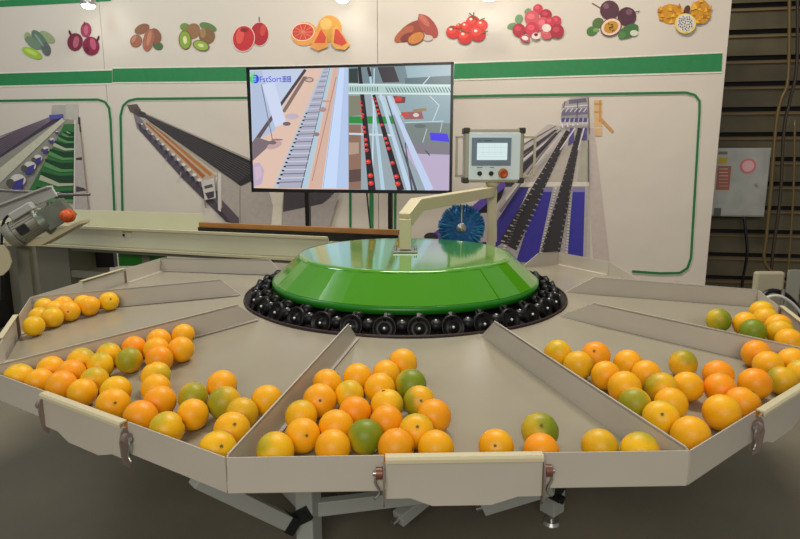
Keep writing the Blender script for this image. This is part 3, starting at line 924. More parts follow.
# sloping braces seen under the front rim
for (ax_, ay_, ad), (bx_, by_, bd_) in (((291, 524, 1.91), (196, 478, 1.70)), ((484, 507, 2.10), (552, 486, 2.02)), ((398, 519, 2.02), (446, 480, 2.20))):
    A, B = at_y(ax_, ay_, CAM.y + ad), at_y(bx_, by_, CAM.y + bd_)
    mb = MB()
    mb.bar(A, B, .05, .05)
    br_ = mb.build('sloping_brace', M_grey, table, bevel=.003)
    dd = (B - A).normalized()
    if ax_ < 300:
        MB().bar(A - dd * .012, A + dd * .03, .058, .058).cyl(A - dd * .012, A - dd * .03, .012, seg=8).build('brace_cap', M_dark, br_)
    else:
        MB().cyl(A + dd * .03, A - dd * .03, .012, seg=8).build('brace_bolt', M_steel, br_)

# post and arm over the hub, brush disc under the arm
AX, AY = 0.552, 0.97
arm = MB()
armw = 0.062
hc = Vector((0, 0, 0.968))
arm.bar(hc + Z * 0.012, hc + Z * 0.155, 0.055, 0.065)
arm.bar(hc + Z * .150, hc + Vector((.060, .107, .215)), 0.065, 0.06, up=(.87, -.49, 0))
end = Vector((AX, AY, 1.195))
arm.bar(hc + Vector((.055, .098, .212)), end, 0.060, 0.060)
ar = arm.build('overhead_arm', M_cream, table, bevel=0.003)
fm = MB().box(hc + Z * .005, (0.115, 0.10, 0.008))
for sx in (-1, 1):
    for sy in (-1, 1):
        fm.cyl(hc + Vector((sx * .047, sy * .04, .008)), hc + Vector((sx * .047, sy * .04, .022)), 0.007, seg=6)
fm.build('flange', M_steel, ar)
MB().box((AX, AY, 0.612), (0.052, 0.05, 1.19)).build('arm_post', M_cream, table, bevel=0.003)
MB().box((AX, AY, 0.01), (0.2, 0.2, 0.018)).build('post_foot_plate', M_grey, table)

m_br = mat('blue_bristles', rgb(16, 92, 158), 0.55, noise=(40, 0.4), bump=(90, 0.8, 0.01))
m_br2 = mat('cyan_bristles', rgb(50, 140, 176), 0.55, noise=(40, 0.4))
dirv = (end - hc)
dirv.z = 0
dirv.normalize()
bc = at_y(461.5, 227.5, 0.78)
nb = (CAM - bc)
nb.z = 0
nb.normalize()
xb = Z.cross(nb).normalized()
mb = MB()
random.seed(11)
mb.use(m_br).lathe([(0.0, .028), (.09, .03), (.116, .022), (.122, 0), (.116, -.022), (.09, -.03), (0, -.028)], bc, nb, seg=48)
for k in range(700):
    t = random.random() * 2 * PI
    r0, r1 = random.uniform(.05, .11), random.uniform(.126, .143)
    dd = xb * math.cos(t) + Z * math.sin(t)
    oo = nb * random.uniform(-.03, .032)
    mb.use(m_br if random.random() < .6 else m_br2)
    mb.cyl(bc + dd * r0 + oo, bc + dd * r1 + oo * 1.25, .004, .0025, seg=4, cap=False)
bd = mb.build('brush_disc', None, table)
MB().lathe([(0, .052), (.010, .052), (.012, .044), (.026, .042), (.030, .034), (.030, .025)], bc, nb, seg=24).build('hub_cap', M_steel, bd)
MB().bar(bc + nb * .046 + Z * -.012, bc + nb * .046 + Z * .145, .022, .006, up=xb).build('bracket_strap', M_cream, bd)

# ------------------------------------------------------------------ control panel on the post
PY = AY


def ppt(px, py, off=0):
    return at_y(px, py, PY - off)


pc = ppt(495, 185)
cp = thing('control_panel', 'white control box with touchscreen, two black knobs and red stop button', 'control panel', (pc.x, pc.y, pc.z))
x0, x1 = ppt(463.5, 155).x, ppt(522, 155).x
z0, z1 = ppt(495, 182.5, .06).z, ppt(495, 128.5, .06).z
cx_, cz_ = (x0 + x1) / 2, (z0 + z1) / 2
W, Hh = x1 - x0, z1 - z0
m_alu = mat('anodised_frame', rgb(172, 166, 148), 0.35, metal=0.3)
m_face = mat('panel_face', rgb(232, 248, 252), 0.35)
MB().box((cx_, PY, cz_), (W, 0.11, Hh)).build('enclosure', m_alu, cp, bevel=0.008)
MB().box((cx_ + .002, PY - .058, cz_ - .004), (W * .86, 0.008, Hh * .87)).build('front_plate', m_face, cp, bevel=0.002)
for sx in (-1, 1):
    for sz in (-1, 1):
        MB().box((cx_ + sx * (W / 2 - .012), PY, cz_ + sz * (Hh / 2 - .012)), (0.038, 0.118, 0.036)).build('corner_cap', mat('corner_plastic', rgb(54, 50, 38), .5), cp, bevel=0.006)


def pbox(a, b, off, th, name, m, parent, bev=0.001):
    A, B = ppt(*a, off), ppt(*b, off)
    return MB().box(((A.x + B.x) / 2, PY - off, (A.z + B.z) / 2), (abs(B.x - A.x), th, abs(B.z - A.z))).build(name, m, parent, bevel=bev)


ts = pbox((472, 137.5), (510.6, 165.5), .066, .010, 'touchscreen', mat('screen_surround', rgb(120, 138, 156), .35), cp, .002)
pbox((477.3, 143), (507, 160), .0735, .004, 'display', mat('display_glow', rgb(222, 240, 240), .2, emit=.9), ts, 0)
dm = MB()
mgl = mat('display_lines', rgb(160, 196, 200), .3, emit=.8)
for px in (483, 489, 495, 501):
    A, B = ppt(px, 144, .0765), ppt(px, 155, .0765)
    dm.bar(A, B, .0008, .0008)
for py in (147.5, 152.5, 156.5):
    A, B = ppt(478.5, py, .0765), ppt(505.5, py, .0765)
    dm.bar(A, B, .0008, .0008)
dm.build('display_grid', mgl, ts)
mk = MB()
for a, b in (((478, 140.6), (481, 140.6)), ((484, 140.6), (492, 140.6)), ((477, 167.4), (482.5, 167.4)), ((490, 167.4), (494, 167.4))):
    mk.bar(ppt(*a, .0725), ppt(*b, .0725), .002, .003)
mk.build('panel_markings', mat('marking_ink', rgb(70, 84, 100), .5), cp)
for px in (479.5, 491):
    c = ppt(px, 173.5, .064)
    kn = MB().cyl(c, c - Vector((0, .012, 0)), .014, seg=20).build('knob', M_blackp, cp)
    MB().box(c + Vector((0, -.020, 0)), (.007, .018, .026)).build('knob_lever', M_blackp, kn, bevel=.002)
c = ppt(503, 173.5, .064)
es = MB().cyl(c, c - Vector((0, .006, 0)), .0305, seg=28).build('stop_button_ring', mat('stop_ring', rgb(178, 140, 70), .4), cp)
MB().lathe([(0, .030), (.018, .030), (.023, .032), (.023, .024), (.012, .02), (.012, .005)], c, (0, -1, 0), seg=24).build('stop_button', mat('stop_red', rgb(196, 70, 24), .35), es)
for sx, xa, xb_ in ((-1, 455.5, 466), (1, 524, 535)):
    A, B = ppt(xa, 137, .02), ppt(xb_, 176, .02)
    xo = A.x if sx < 0 else B.x
    xi = B.x if sx < 0 else A.x
    zt1, zb1 = A.z, B.z
    h = MB()
    h.bar((xo - sx * .008, PY - .02, zb1), (xo - sx * .008, PY - .02, zt1), .014, .014)
    h.bar((xo, PY - .02, zt1), (xi, PY - .02, zt1), .014, .014)
    h.bar((xo, PY - .02, zb1), (xi, PY - .02, zb1), .014, .014)
    h.build('side_handle', M_cream if sx > 0 else m_alu, cp, bevel=.002)
nk = MB().cyl((AX, PY, 1.227), (AX, PY, z0 - .001), .036, .046, seg=20)
nk.build('mount_neck', M_cream, cp)

# ------------------------------------------------------------------ feeding conveyor behind the table
MA, MBp = base_pt(330, 3.9), base_pt(100, 4.46)
MD = (MA - MBp)
MD.z = 0
MD.normalize()
MN = Vector((MD.y, -MD.x, 0))
if MN.y > 0:
    MN = -MN


def mpt(px, py, off=0):
    return on_plane(px, py, MA + MN * off, MN)


fc = thing('feeding_conveyor', 'long cream feeding conveyor with motor and brown board behind the table', 'conveyor', (MBp.x, MBp.y, 0))
zl, zh = 0.734, 0.885
S = mpt(-60, 240)
S = Vector((S.x, S.y, 0))
E_ = mpt(328, 240)
E_ = Vector((E_.x, E_.y, 0))
S2 = mpt(78, 240)
S2 = Vector((S2.x, S2.y, 0))
mb = MB()
mb.prism([S + Z * zl, E_ + Z * zl, E_ + Z * zh, S + Z * zh], -MN * 0.01)
mb.build('side_rail', M_conv, fc)
mb = MB()
mb.prism([S + Z * zh, S + Z * (zh + .012), S + Z * (zh + .012) + MN * .022, S + Z * (zh - .006) + MN * .022, S + Z * zh + MN * .018], MD * (E_ - S).length)
mb.prism([S + Z * (zl + .012), S + Z * (zl + .012) + MN * .034, S + Z * (zl - .004) + MN * .034, S + Z * (zl - .012)], MD * ((E_ - S).length + .12))
mb.build('rail_flange', M_cream, fc)
mb = MB()
bk = -MN * 0.42
mb.prism([S + bk + Z * zl, E_ + bk + Z * zl, E_ + bk + Z * (zh - .03), S + bk + Z * (zh - .03)], -MN * 0.01)
mb.prism([S + Z * (zl + .02), E_ + Z * (zl + .02), E_ + bk + Z * (zl + .02), S + bk + Z * (zl + .02)], -Z * .01)
e2 = mpt(203, 215, -.42)
e2 = Vector((e2.x, e2.y, 0))
mb.prism([S + bk + Z * (zh - .03), e2 + Z * (zh - .03), e2 + Z * .972, S + bk + Z * .972], -MN * 0.012)
mb.build('back_rail', M_conv, fc)
b0, b1 = mpt(199, 227, -.30), mpt(398, 238, -.30)
mb = MB()
mb.prism([Vector((b0.x, b0.y, zh - .0)), Vector((b1.x, b1.y, zh - .0)), Vector((b1.x, b1.y, zh + .034)), Vector((b0.x, b0.y, zh + .034))], -MN * 0.03)
wb_ = mb.build('brown_board', M_wood, fc)
c0 = mpt(199, 227, -.28)
MB().bar((b0.x, b0.y, zh - .03), (b1.x, b1.y, zh - .03), .03, .06).build('board_support', M_blackp, fc)
# belly plates and legs
m_belly = mat('belly_paint', rgb(120, 118, 102), .5)
a, b = mpt(8, 290, -.02), mpt(72, 290, -.02)
MB().prism([Vector((a.x, a.y, .10)), Vector((b.x, b.y, .10)), Vector((b.x, b.y, zl)), Vector((a.x, a.y, zl))], -MN * .4).build('drive_housing', m_belly, fc)
for px in (150, 232, 322):
    p = mpt(px, 290, -.21)
    MB().box((p.x, p.y, zl / 2), (.06, .06, zl)).build('leg', m_belly, fc)
    MB().cyl((p.x, p.y, 0), (p.x, p.y, .02), .04).build('levelling_foot', M_steel, fc)
a, b = mpt(72, 258, -.02), mpt(330, 258, -.02)
MB().prism([Vector((a.x, a.y, zl - .035)), Vector((b.x, b.y, zl - .035)), Vector((b.x, b.y, zl)), Vector((a.x, a.y, zl))], -MN * .03).build('lower_rail', m_belly, fc)
MB().bar((a.x, a.y, .52), (b.x, b.y, .52), .04, .05).bar((a.x, a.y, .40), (b.x, b.y, .40), .04, .04).build('brace_rail', m_belly, fc)
a, b = mpt(117, 256, -.2), mpt(170, 266, -.2)
MB().box(((a.x + b.x) / 2, (a.y + b.y) / 2, .64), (.36, .04, .12)).build('green_guard', M_greend, fc)
a, b = mpt(74, 256, -.3), mpt(114, 266, -.3)
MB().box(((a.x + b.x) / 2, (a.y + b.y) / 2, .60), (.36, .06, .16)).build('dark_opening', M_blackp, fc)  # black block put in for the darkness inside the frame opening
p = mpt(-12, 310, .1)
MB().box((p.x + .05, p.y, .35), (.22, .3, .55)).build('control_cabinet', M_blackp, fc)
# sticker on the rail
a = mpt(127, 233.5, .002)
sk = MB()
sk.use(mat('sticker_yellow', rgb(176, 172, 70), .5)).box((a.x, a.y, a.z + .012), (.085, .002, .016), Matrix.Rotation(math.atan2(MD.y, MD.x), 3, 'Z'))
sk.use(mat('sticker_white', rgb(214, 208, 196), .5)).box((a.x, a.y, a.z - .012), (.085, .002, .03), Matrix.Rotation(math.atan2(MD.y, MD.x), 3, 'Z'))
sk.use(M_blackp).box((a.x - .025, a.y - .003, a.z - .012), (.018, .002, .018), Matrix.Rotation(math.atan2(MD.y, MD.x), 3, 'Z'))
sk.build('warning_sticker', None, fc)

# gear motor at the left end
MY = 0.90


def g(px, py, dy=0):
    return at_y(px, py, MY + dy)


m_mot = mat('motor_casting', rgb(150, 148, 134), .4, metal=.35, noise=(20, .1))
m_gb = mat('gearbox_casting', rgb(104, 112, 98), .4, metal=.4, noise=(20, .12))
A, B = g(9, 238, -.06), g(42, 218, .0)
ax = (B - A).normalized()
mb = MB()
mb.lathe([(0, -.005), (.060, -.004), (.078, .012), (.082, .04), (.082, .055)], A, ax, seg=32)
mb.lathe([(.074, .055), (.074, (B - A).length)], A, ax, seg=32)
xo = ax.orthogonal().normalized()
yo = ax.cross(xo)
for k in range(26):
    t = 2 * PI * k / 26
    dd = xo * math.cos(t) + yo * math.sin(t)
    mb.bar(A + ax * .06 + dd * .076, A + ax * ((B - A).length - .02) + dd * .076, .003, .012, up=dd.cross(ax))
mb.lathe([(0.0, (B - A).length - .0), (.085, (B - A).length), (.085, (B - A).length - .02), (.074, (B - A).length - .022)], A, ax, seg=32)
mo = mb.build('motor', m_mot, fc)
jb = (A + B) / 2 + Vector((-.0, -.01, .105))
rj = Matrix.Rotation(math.atan2(ax.y, ax.x), 3, 'Z') @ Matrix.Rotation(-math.asin(ax.z), 3, 'Y')
MB().box(jb, (.14, .10, .05), rj).build('junction_box', mat('junction_paint', rgb(170, 172, 166), .4), mo, bevel=.008)
MB().box((A + B) / 2 + Vector((.03, -.080, .0)), (.06, .004, .05), rj).build('rating_plate', M_blackp, mo)
gbc = g(57, 214, .0)
mb = MB()
mb.box(gbc, (.16, .13, .13), rj)
mb.cyl(gbc - ax * .10, gbc - ax * .06, .085, .075, seg=24)
mb.cyl(gbc + Vector((-.02, -.03, .05)), gbc + Vector((-.02, -.03, .078)), .02, seg=8)
for k in range(6):
    mb.box(gbc + rj @ Vector((-.06 + k * .024, 0, .068)), (.008, .12, .012), rj)
gb = mb.build('gearbox', m_gb, fc, bevel=.006)
c = g(66.5, 216, -.07)
MB().lathe([(0, .035), (.018, .034), (.030, .026), (.038, .012), (.038, -.01)], c, (.35, -1, 0), seg=16).cyl(c, c + Vector((0, .03, 0)), .042, seg=16).build('shaft_cap', mat('orange_plastic', rgb(200, 84, 22), .5, noise=(60, .3)), gb)
mb = MB()
mb.prism([g(-20, 246, -.02), g(40, 246, -.02), g(80, 224, -.02), g(80, 221, -.02), g(40, 238, -.02)], (0, .12, 0))
mb.build('motor_bracket', M_cream, fc)
mb = MB()
mb.prism([g(-25, 214, .06), g(51, 185.5, .06), g(52, 189, .06), g(57, 196, .06), g(-25, 231, .06)], (0, .02, 0))
mb.prism([g(-25, 214, .06), g(51, 185.5, .06), g(51.5, 187, .06), g(-25, 216, .06)], (0, -.05, 0))
mb.build('angle_rail', mat('zinc_rail', rgb(190, 190, 184), .4, metal=.1), fc)
MB().cyl(g(-10, 190, .1), g(60, 193.5, .1), .010).cyl(g(50, 195, .08), g(90, 194.5, .08), .009).build('guide_rod', mat('dull_rod', rgb(120, 112, 108), .4, metal=.5), fc)
MB().tube([g(13, 213, -.05), g(5, 219, -.06), g(2, 232, -.06), g(1.5, 262, -.05), g(2, 300, -.04)], .008).build('motor_cable', M_blackp, fc)
mb = MB()
mb.prism([g(-10, 245, -.1), g(4, 245, -.1), g(9, 252, -.1), g(11.5, 262, -.1), g(9, 269, -.1), g(3, 275, -.1), g(-10, 278, -.1)], (0, .01, 0))
mb.build('rounded_bracket', M_cream, fc)
p = g(30, 260, .05)
MB().box((p.x - .05, MY + .1, .5), (.08, .08, 1.0)).build('motor_post', m_belly, fc)

# ------------------------------------------------------------------ right background
EO = WO + BN * 0.22


def ept(px, py, off=0):
    return on_plane(px, py, EO + BN * off, BN)


rb = Matrix.Rotation(math.atan2(BDIR.y, BDIR.x), 3, 'Z')
a, b = ept(709, 148), ept(764, 217)
ebc = (a + b) / 2
eb = thing('electrical_cabinet', 'grey metal electrical box with red and yellow stickers on the slatted wall', 'electrical box', (ebc.x, ebc.y, b.z))
Wd, Ht = (Vector((b.x - a.x, b.y - a.y, 0))).length, a.z - b.z
m_gal = mat('galvanised', rgb(182, 184, 176), .38, metal=.35, noise=(6, .12))
MB().box(ebc - BN * .07, (Wd, .14, Ht), rb).build('cabinet_body', m_gal, eb, bevel=.004)
MB().box(ebc + BN * .006, (Wd * .97, .010, Ht * .96), rb).build('cabinet_door', m_gal, eb, bevel=.002)


def esh(name, cx, cy, wpx, hpx, m):
    p0, p1 = ept(cx - wpx / 2, cy, .0125), ept(cx + wpx / 2, cy, .0125)
    q0, q1 = ept(cx, cy - hpx / 2, .0125), ept(cx, cy + hpx / 2, .0125)
    return MB().box(ept(cx, cy, .0125), ((p1 - p0).length, .002, abs(q0.z - q1.z)), rb).build(name, m, eb)


esh('yellow_label', 722.5, 160.5, 9, 6, mat('label_yellow', rgb(196, 170, 40), .5))
esh('grey_label', 723, 153, 9, 3, mat('label_grey', rgb(120, 118, 104), .5))
rl = esh('red_label', 723.5, 178, 13.5, 24, mat('label_red', rgb(170, 104, 84), .5))
lm_ = MB()
for k in range(6):
    lm_.bar(ept(719, 169 + k * 3.4, .0145), ept(728, 169 + k * 3.4, .0145), .001, .007 if k < 3 else .004)
lm_.build('label_printing', mat('label_print', rgb(226, 196, 176), .5), rl)
esh('dark_label', 717.5, 212, 7, 8, mat('label_dark', rgb(96, 96, 90), .5))
c = ept(748, 166, .012)
rs = MB().cyl(c, c + BN * .003, .072, seg=32).build('round_sticker', mat('round_red', rgb(206, 120, 126), .5), eb)
MB().cyl(c + BN * .003, c + BN * .0035, .052, seg=32).build('round_sticker_centre', mat('round_pink', rgb(226, 178, 180), .5), rs)
c = ept(756, 184, .012)
MB().cyl(c, c + BN * .02, .014).build('door_lock', M_steel, eb)

m_pipe = mat('conduit', rgb(112, 92, 56), .45, metal=.3)
m_pipe2 = mat('conduit_dark', rgb(62, 52, 38), .5)
tag(MB().tube([ept(790, -60, .1), ept(789.5, 0, .1), ept(788, 78, .1), ept(781, 100, .1), ept(776, 125, .1), ept(771, 190, .1), ept(766, 240, .1), ept(764, 256, .1), ept(768, 268, .1), ept(782, 280, .1), ept(812, 304, .1)], .015).build('conduit_pipe', m_pipe),
    'bent brown conduit pipe that curves to the right above the tray corner', 'pipe')
tag(MB().tube([ept(797, -60, .02), ept(797, 60, .02), ept(790, 100, .02), ept(784, 130, .02), ept(780, 200, .02), ept(772, 262, .02), ept(770, 330, .02)], .014).build('conduit_pipe', m_pipe2),
    'dark straight conduit pipe leaning just right of the bent brown pipe', 'pipe')
tag(MB().tube([ept(795, 120, .04), ept(793, 200, .04), ept(787, 290, .04), ept(786, 330, .04)], .010).build('conduit_pipe', m_pipe),
    'thin brown conduit pipe closest to the right picture edge', 'pipe')
tag(MB().tube([ept(744, 217, .0), ept(746, 235, .02), ept(747, 255, .03), ept(743, 278, .02), ept(741, 300, .02), ept(741, 330, .02)], .013).build('power_cable', M_blackp),
    'black power cable hanging down below the electrical box', 'cable')
a = at_y(768, 292, 1.9)
pb = thing('pump_unit', 'pale metal housing with a black hose behind the far right tray', 'machine', (a.x, 1.9, 0))
p0, p1 = at_y(757, 272, 1.9), at_y(783, 300, 1.9)
MB().box(((p0.x + p1.x) / 2, 1.93, p0.z / 2), (p1.x - p0.x, .06, p0.z)).build('housing', mat('pale_housing', rgb(176, 168, 142), .5), pb, bevel=.02)
p0, p1 = at_y(789, 270, 1.9), at_y(797, 300, 1.9)
MB().box(((p0.x + p1.x) / 2, 1.9, p0.z / 2), (p1.x - p0.x, .03, p0.z)).build('side_plate', mat('side_plate_grey', rgb(150, 150, 136), .5), pb)
MB().tube([at_y(762, 296, 1.78), at_y(770, 291, 1.78), at_y(780, 292, 1.78), at_y(790, 298, 1.78), at_y(800, 312, 1.78), at_y(806, 340, 1.78)], .018).build('hose', M_blackp, pb)
MB().tube([at_y(764, 299, 1.72), at_y(772, 296, 1.72), at_y(782, 297, 1.72), at_y(794, 305, 1.72), at_y(806, 320, 1.72)], .012).build('white_tube', mat('white_tube', rgb(214, 212, 204), .4), pb)
c = at_y(783, 293, 1.74)
MB().cyl(c - Z * .10, c + Z * .03, .014).build('fitting', M_steel, pb)

# spotlights in front of the banner top
m_bulb = mat('lamp_glow', (1, .97, .9, 1), .3, emit=9)
for px, py, lab in ((88.5, 5.5, 'glowing round spotlight above the onion picture'), (342.5, -1.0, 'glowing round spotlight above the grapefruit picture'), (489, -3, 'glowing round spotlight above the tomato picture')):
    c = on_plane(px, py, BA + BN * .28, BN)
    s_ = thing('spotlight', lab, 'spotlight', tuple(c), 'spotlights along the banner top')
    MB().lathe([(0, .0), (.045, .006), (.062, .03), (.062, .04)], c - Z * .03, (0, 0, 1), seg=24).build('bulb', m_bulb, s_)
    MB().lathe([(.066, .0), (.070, .02), (.060, .09), (.03, .13), (0, .135)], c, (0, 0, 1), seg=24).build('lamp_shell', M_steel, s_)
    MB().tube([c + Z * .12, c + Z * .22 - BN * .04, c + Z * .26 - BN * .20, Vector((c.x, c.y, 3.12)) - BN * .24], .01, seg=8).build('lamp_arm', M_blackp, s_)
    ld = bpy.data.lights.new('spotlight_glow', 'POINT')
    ld.energy = 0.9
    ld.color = (1, .97, .92)
    ld.shadow_soft_size = .05
    lo = bpy.data.objects.new('lamp_light', ld)
    lo.location = (0, 0, -.09)
    lo.parent = s_
    COL.objects.link(lo)

# ------------------------------------------------------------------ oranges


def peel(name, c1, c2, cg, glo, ghi):
    m = bpy.data.materials.new(name)
    m.use_nodes = True
    nt = m.node_tree
    N, Lk = nt.nodes, nt.links
    b = N['Principled BSDF']
    tc = N.new('ShaderNodeTexCoord')
    oi = N.new('ShaderNodeObjectInfo')
    off = N.new('ShaderNodeVectorMath')
    off.operation = 'SCALE'
    off.inputs[0].default_value = (7, 3, 5)
    Lk.new(oi.outputs['Random'], off.inputs['Scale'])
    ad = N.new('ShaderNodeVectorMath')
    ad.operation = 'ADD'
    Lk.new(tc.outputs['Object'], ad.inputs[0])
    Lk.new(off.outputs['Vector'], ad.inputs[1])
    n1 = N.new('ShaderNodeTexNoise')
    n1.inputs['Scale'].default_value = 14
    Lk.new(ad.outputs['Vector'], n1.inputs['Vector'])
    r1 = N.new('ShaderNodeMapRange')
    r1.inputs['From Min'].default_value = .35
    r1.inputs['From Max'].default_value = .65
    Lk.new(n1.outputs['Fac'], r1.inputs['Value'])
    m1 = N.new('ShaderNodeMix')
    m1.data_type = 'RGBA'
    m1.inputs[6].default_value = c1
    m1.inputs[7].default_value = c2
    Lk.new(r1.outputs['Result'], m1.inputs[0])
    # green side: gradient along local X plus noise
    sp = N.new('ShaderNodeSeparateXYZ')
    Lk.new(tc.outputs['Object'], sp.inputs[0])
    n2 = N.new('ShaderNodeTexNoise')
    n2.inputs['Scale'].default_value = 22
    Lk.new(ad.outputs['Vector'], n2.inputs['Vector'])
    ma = N.new('ShaderNodeMath')
    ma.operation = 'MULTIPLY_ADD'
    ma.inputs[1].default_value = .06
    Lk.new(n2.outputs['Fac'], ma.inputs[0])
    Lk.new(sp.outputs['X'], ma.inputs[2])
    r2 = N.new('ShaderNodeMapRange')
    r2.interpolation_type = 'SMOOTHSTEP'
    r2.inputs['From Min'].default_value = glo
    r2.inputs['From Max'].default_value = ghi
    Lk.new(ma.outputs[0], r2.inputs['Value'])
    m2 = N.new('ShaderNodeMix')
    m2.data_type = 'RGBA'
    m2.inputs[7].default_value = cg
    Lk.new(m1.outputs[2], m2.inputs[6])
    Lk.new(r2.outputs['Result'], m2.inputs[0])
    Lk.new(m2.outputs[2], b.inputs['Base Color'])
    b.inputs['Roughness'].default_value = .42
    b.inputs['Specular IOR Level'].default_value = .4
    b.inputs['Subsurface Weight'].default_value = .12
    b.inputs['Subsurface Radius'].default_value = (.01, .004, .001)
    n3 = N.new('ShaderNodeTexVoronoi')
    n3.inputs['Scale'].default_value = 420
    Lk.new(tc.outputs['Object'], n3.inputs['Vector'])
    bp = N.new('ShaderNodeBump')
    bp.inputs['Strength'].default_value = .25
    bp.inputs['Distance'].default_value = .0008
    Lk.new(n3.outputs['Distance'], bp.inputs['Height'])
    Lk.new(bp.outputs['Normal'], b.inputs['Normal'])
    return m


gr = rgb(158, 152, 22)
PEEL = {'O': peel('peel_deep', rgb(248, 152, 6), rgb(240, 164, 10), gr, .9, 1.0),
        'M': peel('peel_amber', rgb(246, 168, 8), rgb(242, 180, 14), gr, .9, 1.0),
        'Y': peel('peel_golden', rgb(244, 190, 14), rgb(238, 178, 14), rgb(190, 170, 30), .045, .075),
        'G': peel('peel_tinged', rgb(238, 176, 16), rgb(220, 174, 22), gr, .024, .062),
        'N': peel('peel_green', rgb(206, 172, 30), rgb(186, 166, 26), rgb(122, 138, 20), .005, .045)}
LOOK = {'O': 'deep orange', 'M': 'amber', 'Y': 'golden yellow', 'G': 'green-tinged', 'N': 'mostly green'}


def orange_mesh():
    """slightly flattened fruit with a dimple at the stem"""
    R0 = 0.0375
    prof = []
    K = 18
    for k in range(K + 1):
        t = PI * k / K
        r = R0 * math.sin(t)
        z = -R0 * .955 * math.cos(t)
        if k > K - 3:
            z -= R0 * .05 * (1 - (r / (R0 * .35)) ** 2) if r < R0 * .35 else 0
        prof.append((max(r, 0.00001), z))
    mb = MB()
    mb.lathe(prof, (0, 0, 0), (0, 0, 1), seg=30)
    return mb


fruit_me = {}
for k, m in PEEL.items():
    o = orange_mesh().build('tmp', m, None, origin=(0, 0, 0))
    fruit_me[k] = o.data
    o.data.name = 'orange'
    bpy.data.objects.remove(o)
sc = MB()
pts = []
for k in range(10):
    r = .0042 if k % 2 == 0 else .0024
    pts.append(Vector((r * math.cos(k * PI / 5), r * math.sin(k * PI / 5), .0335)))
sc.prism(pts, (0, 0, .0018))
o = sc.build('tmp', mat('stem_scar_brown', rgb(96, 92, 40), .7), None, origin=(0, 0, 0))
scar_me = o.data
bpy.data.objects.remove(o)

# tray edge, tray phrase, rows counted from the rim; each fruit (x, y in the picture frame, kind, stem side towards the viewer?)
TRAYS = [
    ((3, 2), 'far left tray', [
        [(29, 327, 'Y', 0), (55, 316, 'Y', 0), (74, 309, 'M', 1), (96, 302, 'Y', 1)],
        [(32.5, 317, 'Y', 0), (57, 305, 'M', 0), (80, 304.5, 'M', 0)],
        [(36, 308, 'Y', 0), (43, 303, 'M', 0), (77, 299, 'Y', 0)]]),
    ((2, 0), 'left front tray', [
        [(21, 372, 'Y', 0), (39, 379, 'M', 0), (62, 385, 'O', 0), (82.5, 393, 'M', 0), (113, 405, 'M', 1), (144, 415, 'O', 0), (171, 427, 'Y', 0), (220, 446, 'Y', 1)],
        [(46, 364, 'M', 0), (70.5, 374, 'O', 0), (94.6, 381, 'Y', 0), (116, 391, 'Y', 0), (158, 404, 'O', 0), (192, 416, 'M', 0), (231, 431, 'M', 1)],
        [(76, 359, 'Y', 0), (95.5, 366, 'Y', 0), (126, 361, 'G', 0), (156, 389, 'M', 0), (192, 398, 'G', 0), (222, 404, 'G', 0), (242, 416, 'G', 0)],
        [(104, 354, 'Y', 0), (132, 348, 'O', 0), (156, 376, 'Y', 0), (222, 386, 'M', 0), (265, 402, 'M', 0)],
        [(144, 339, 'M', 0), (156, 346, 'M', 0), (160, 359, 'O', 0), (177, 337, 'M', 0), (178, 350, 'M', 0)]]),
    ((0, 1), 'front middle tray', [
        [(279, 449, 'Y', 0), (334.5, 447, 'M', 0), (396, 446, 'O', 0), (434, 447, 'M', 0), (496, 447, 'M', 1), (541, 449, 'O', 0), (607, 448, 'G', 0), (649, 447, 'Y', 0)],
        [(302, 437, 'M', 1), (365.5, 437, 'N', 0), (417.5, 432.5, 'Y', 1), (540, 434, 'N', 1)],
        [(303, 415, 'Y', 0), (335, 428, 'M', 0), (386, 422.5, 'O', 0), (432.5, 417.5, 'O', 0)],
        [(318, 402, 'M', 1), (354.5, 413, 'O', 0), (387, 406, 'Y', 0), (419.5, 402, 'G', 1)],
        [(327.5, 384, 'M', 0), (349, 395, 'Y', 0), (380, 389, 'M', 0), (410.5, 385, 'N', 0)],
        [(357.5, 378, 'M', 0), (387, 374, 'M', 0), (402, 364, 'M', 0)]]),
    ((1, -2), 'right front tray', [
        [(688, 434, 'M', 0), (721.7, 413, 'M', 0), (741, 403, 'O', 0), (782, 381, 'G', 0)],
        [(661, 418.5, 'Y', 1), (671, 404, 'M', 0), (721, 390, 'O', 0), (755, 384, 'O', 0), (790, 369, 'Y', 0)],
        [(636, 403, 'G', 0), (662, 388, 'G', 0), (687, 387, 'M', 0), (718, 375, 'O', 0), (774, 364, 'M', 0)],
        [(624.6, 389, 'M', 0), (647, 376, 'M', 0), (683, 364, 'G', 0), (762, 352, 'O', 0), (795, 356, 'M', 0)],
        [(579, 366, 'G', 0), (607, 377, 'M', 0), (628, 364, 'M', 0)],
        [(558, 354, 'Y', 0), (595.7, 356, 'O', 1)]]),
    ((-2, -3), 'far right tray', [
        [(782.5, 315, 'Y', 0), (798, 328, 'M', 0)],
        [(773.5, 323, 'G', 1), (779, 333, 'G', 0), (789, 342, 'M', 0)],
        [(719, 320.6, 'N', 0), (746, 325, 'M', 0), (754, 331, 'N', 0)]]),
]
ORD = ['first', 'second', 'third', 'fourth', 'fifth', 'sixth', 'seventh', 'eighth']
ROWN = ['row nearest the rim', 'second row from the rim', 'third row from the rim', 'fourth row from the rim', 'fifth row from the rim', 'sixth row from the rim']
random.seed(21)
SZ = {'far left tray': 1.0, 'left front tray': 1.0, 'front middle tray': 1.01, 'right front tray': 1.07, 'far right tray': 1.16}
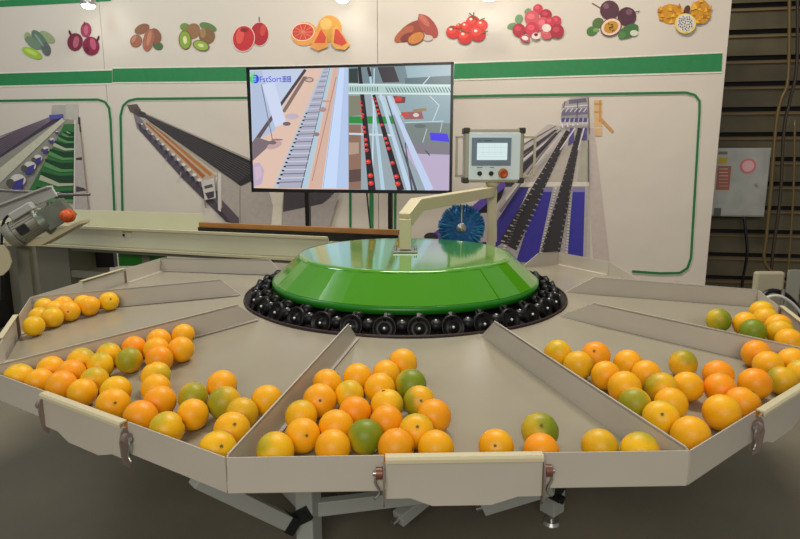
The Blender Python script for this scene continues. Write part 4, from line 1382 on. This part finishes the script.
for (i, j), tname, rows in TRAYS:
    A, n = tplane(i, j)
    fr = []
    for ri, row in enumerate(rows):
        row = sorted(row)
        for ci, (px, py, kind, eye) in enumerate(row):
            r = 0.0425 * random.uniform(.95, 1.05) * SZ[tname]
            p = on_plane(px, py, A + n * r * .985, n)
            fr.append([p, r, kind, eye, ri, ci, len(row), px])
    # let touching fruit push each other apart and keep them inside the tray
    cen = (V[i] + V[j]) / 3
    walls = []
    for a, b in ((Vector((0, 0, 0)), V[i]), (Vector((0, 0, 0)), V[j]), (V[i], V[j])):
        wn = Vector((-(b - a).y, (b - a).x, 0)).normalized()
        if wn.dot(cen - a) < 0:
            wn = -wn
        walls.append((a, wn))
    for it in range(260):
        for a in range(len(fr)):
            for b in range(a + 1, len(fr)):
                d = fr[b][0] - fr[a][0]
                mn = (fr[a][1] + fr[b][1]) * 1.0
                if 0 < d.length < mn:
                    c = d.normalized() * (mn - d.length) * .5
                    fr[a][0] = fr[a][0] - c
                    fr[b][0] = fr[b][0] + c
        for f in fr:
            for a, wn in walls:
                q = Vector((f[0].x, f[0].y, 0)) - a
                dist = q.dot(wn)
                if dist < f[1] + .014:
                    f[0] = f[0] + wn * (f[1] + .014 - dist)
            f[0].z = zon(A, n, f[0].x, f[0].y) + f[1] * 1.0 / n.z
    for p, r, kind, eye, ri, ci, nr, px in fr:
        o = bpy.data.objects.new('orange', fruit_me[kind])
        o.location = p
        k = r / .0375
        o.scale = (k, k, k)
        view = (CAM - p).normalized()
        if eye:
            d = (view + Vector((random.uniform(-.3, .3), 0, random.uniform(-.05, .5)))).normalized()
        else:
            d = Vector((random.uniform(-1, 1), random.uniform(-.1, 1), random.uniform(-.6, .35))).normalized()
        qt = d.to_track_quat('Z', 'X')
        if kind in 'GN':
            # turn the green side (+X) towards where it is seen
            side = Vector((random.uniform(-.8, .9), -.65, random.uniform(-.5, .7)))
            x = (side - d * side.dot(d)).normalized()
            y = d.cross(x)
            o.rotation_euler = Matrix((x, y, d)).transposed().to_euler()
        else:
            o.rotation_euler = qt.to_euler()
        COL.objects.link(o)
        pos = ORD[ci] + ' from left' if nr > 1 else 'alone'
        tag(o, '%s orange, %s in the %s, %s' % (LOOK[kind], pos, ROWN[ri], tname), 'orange', 'oranges in the ' + tname)
        s_ = bpy.data.objects.new('stem_scar', scar_me)
        s_.parent = o
        COL.objects.link(s_)
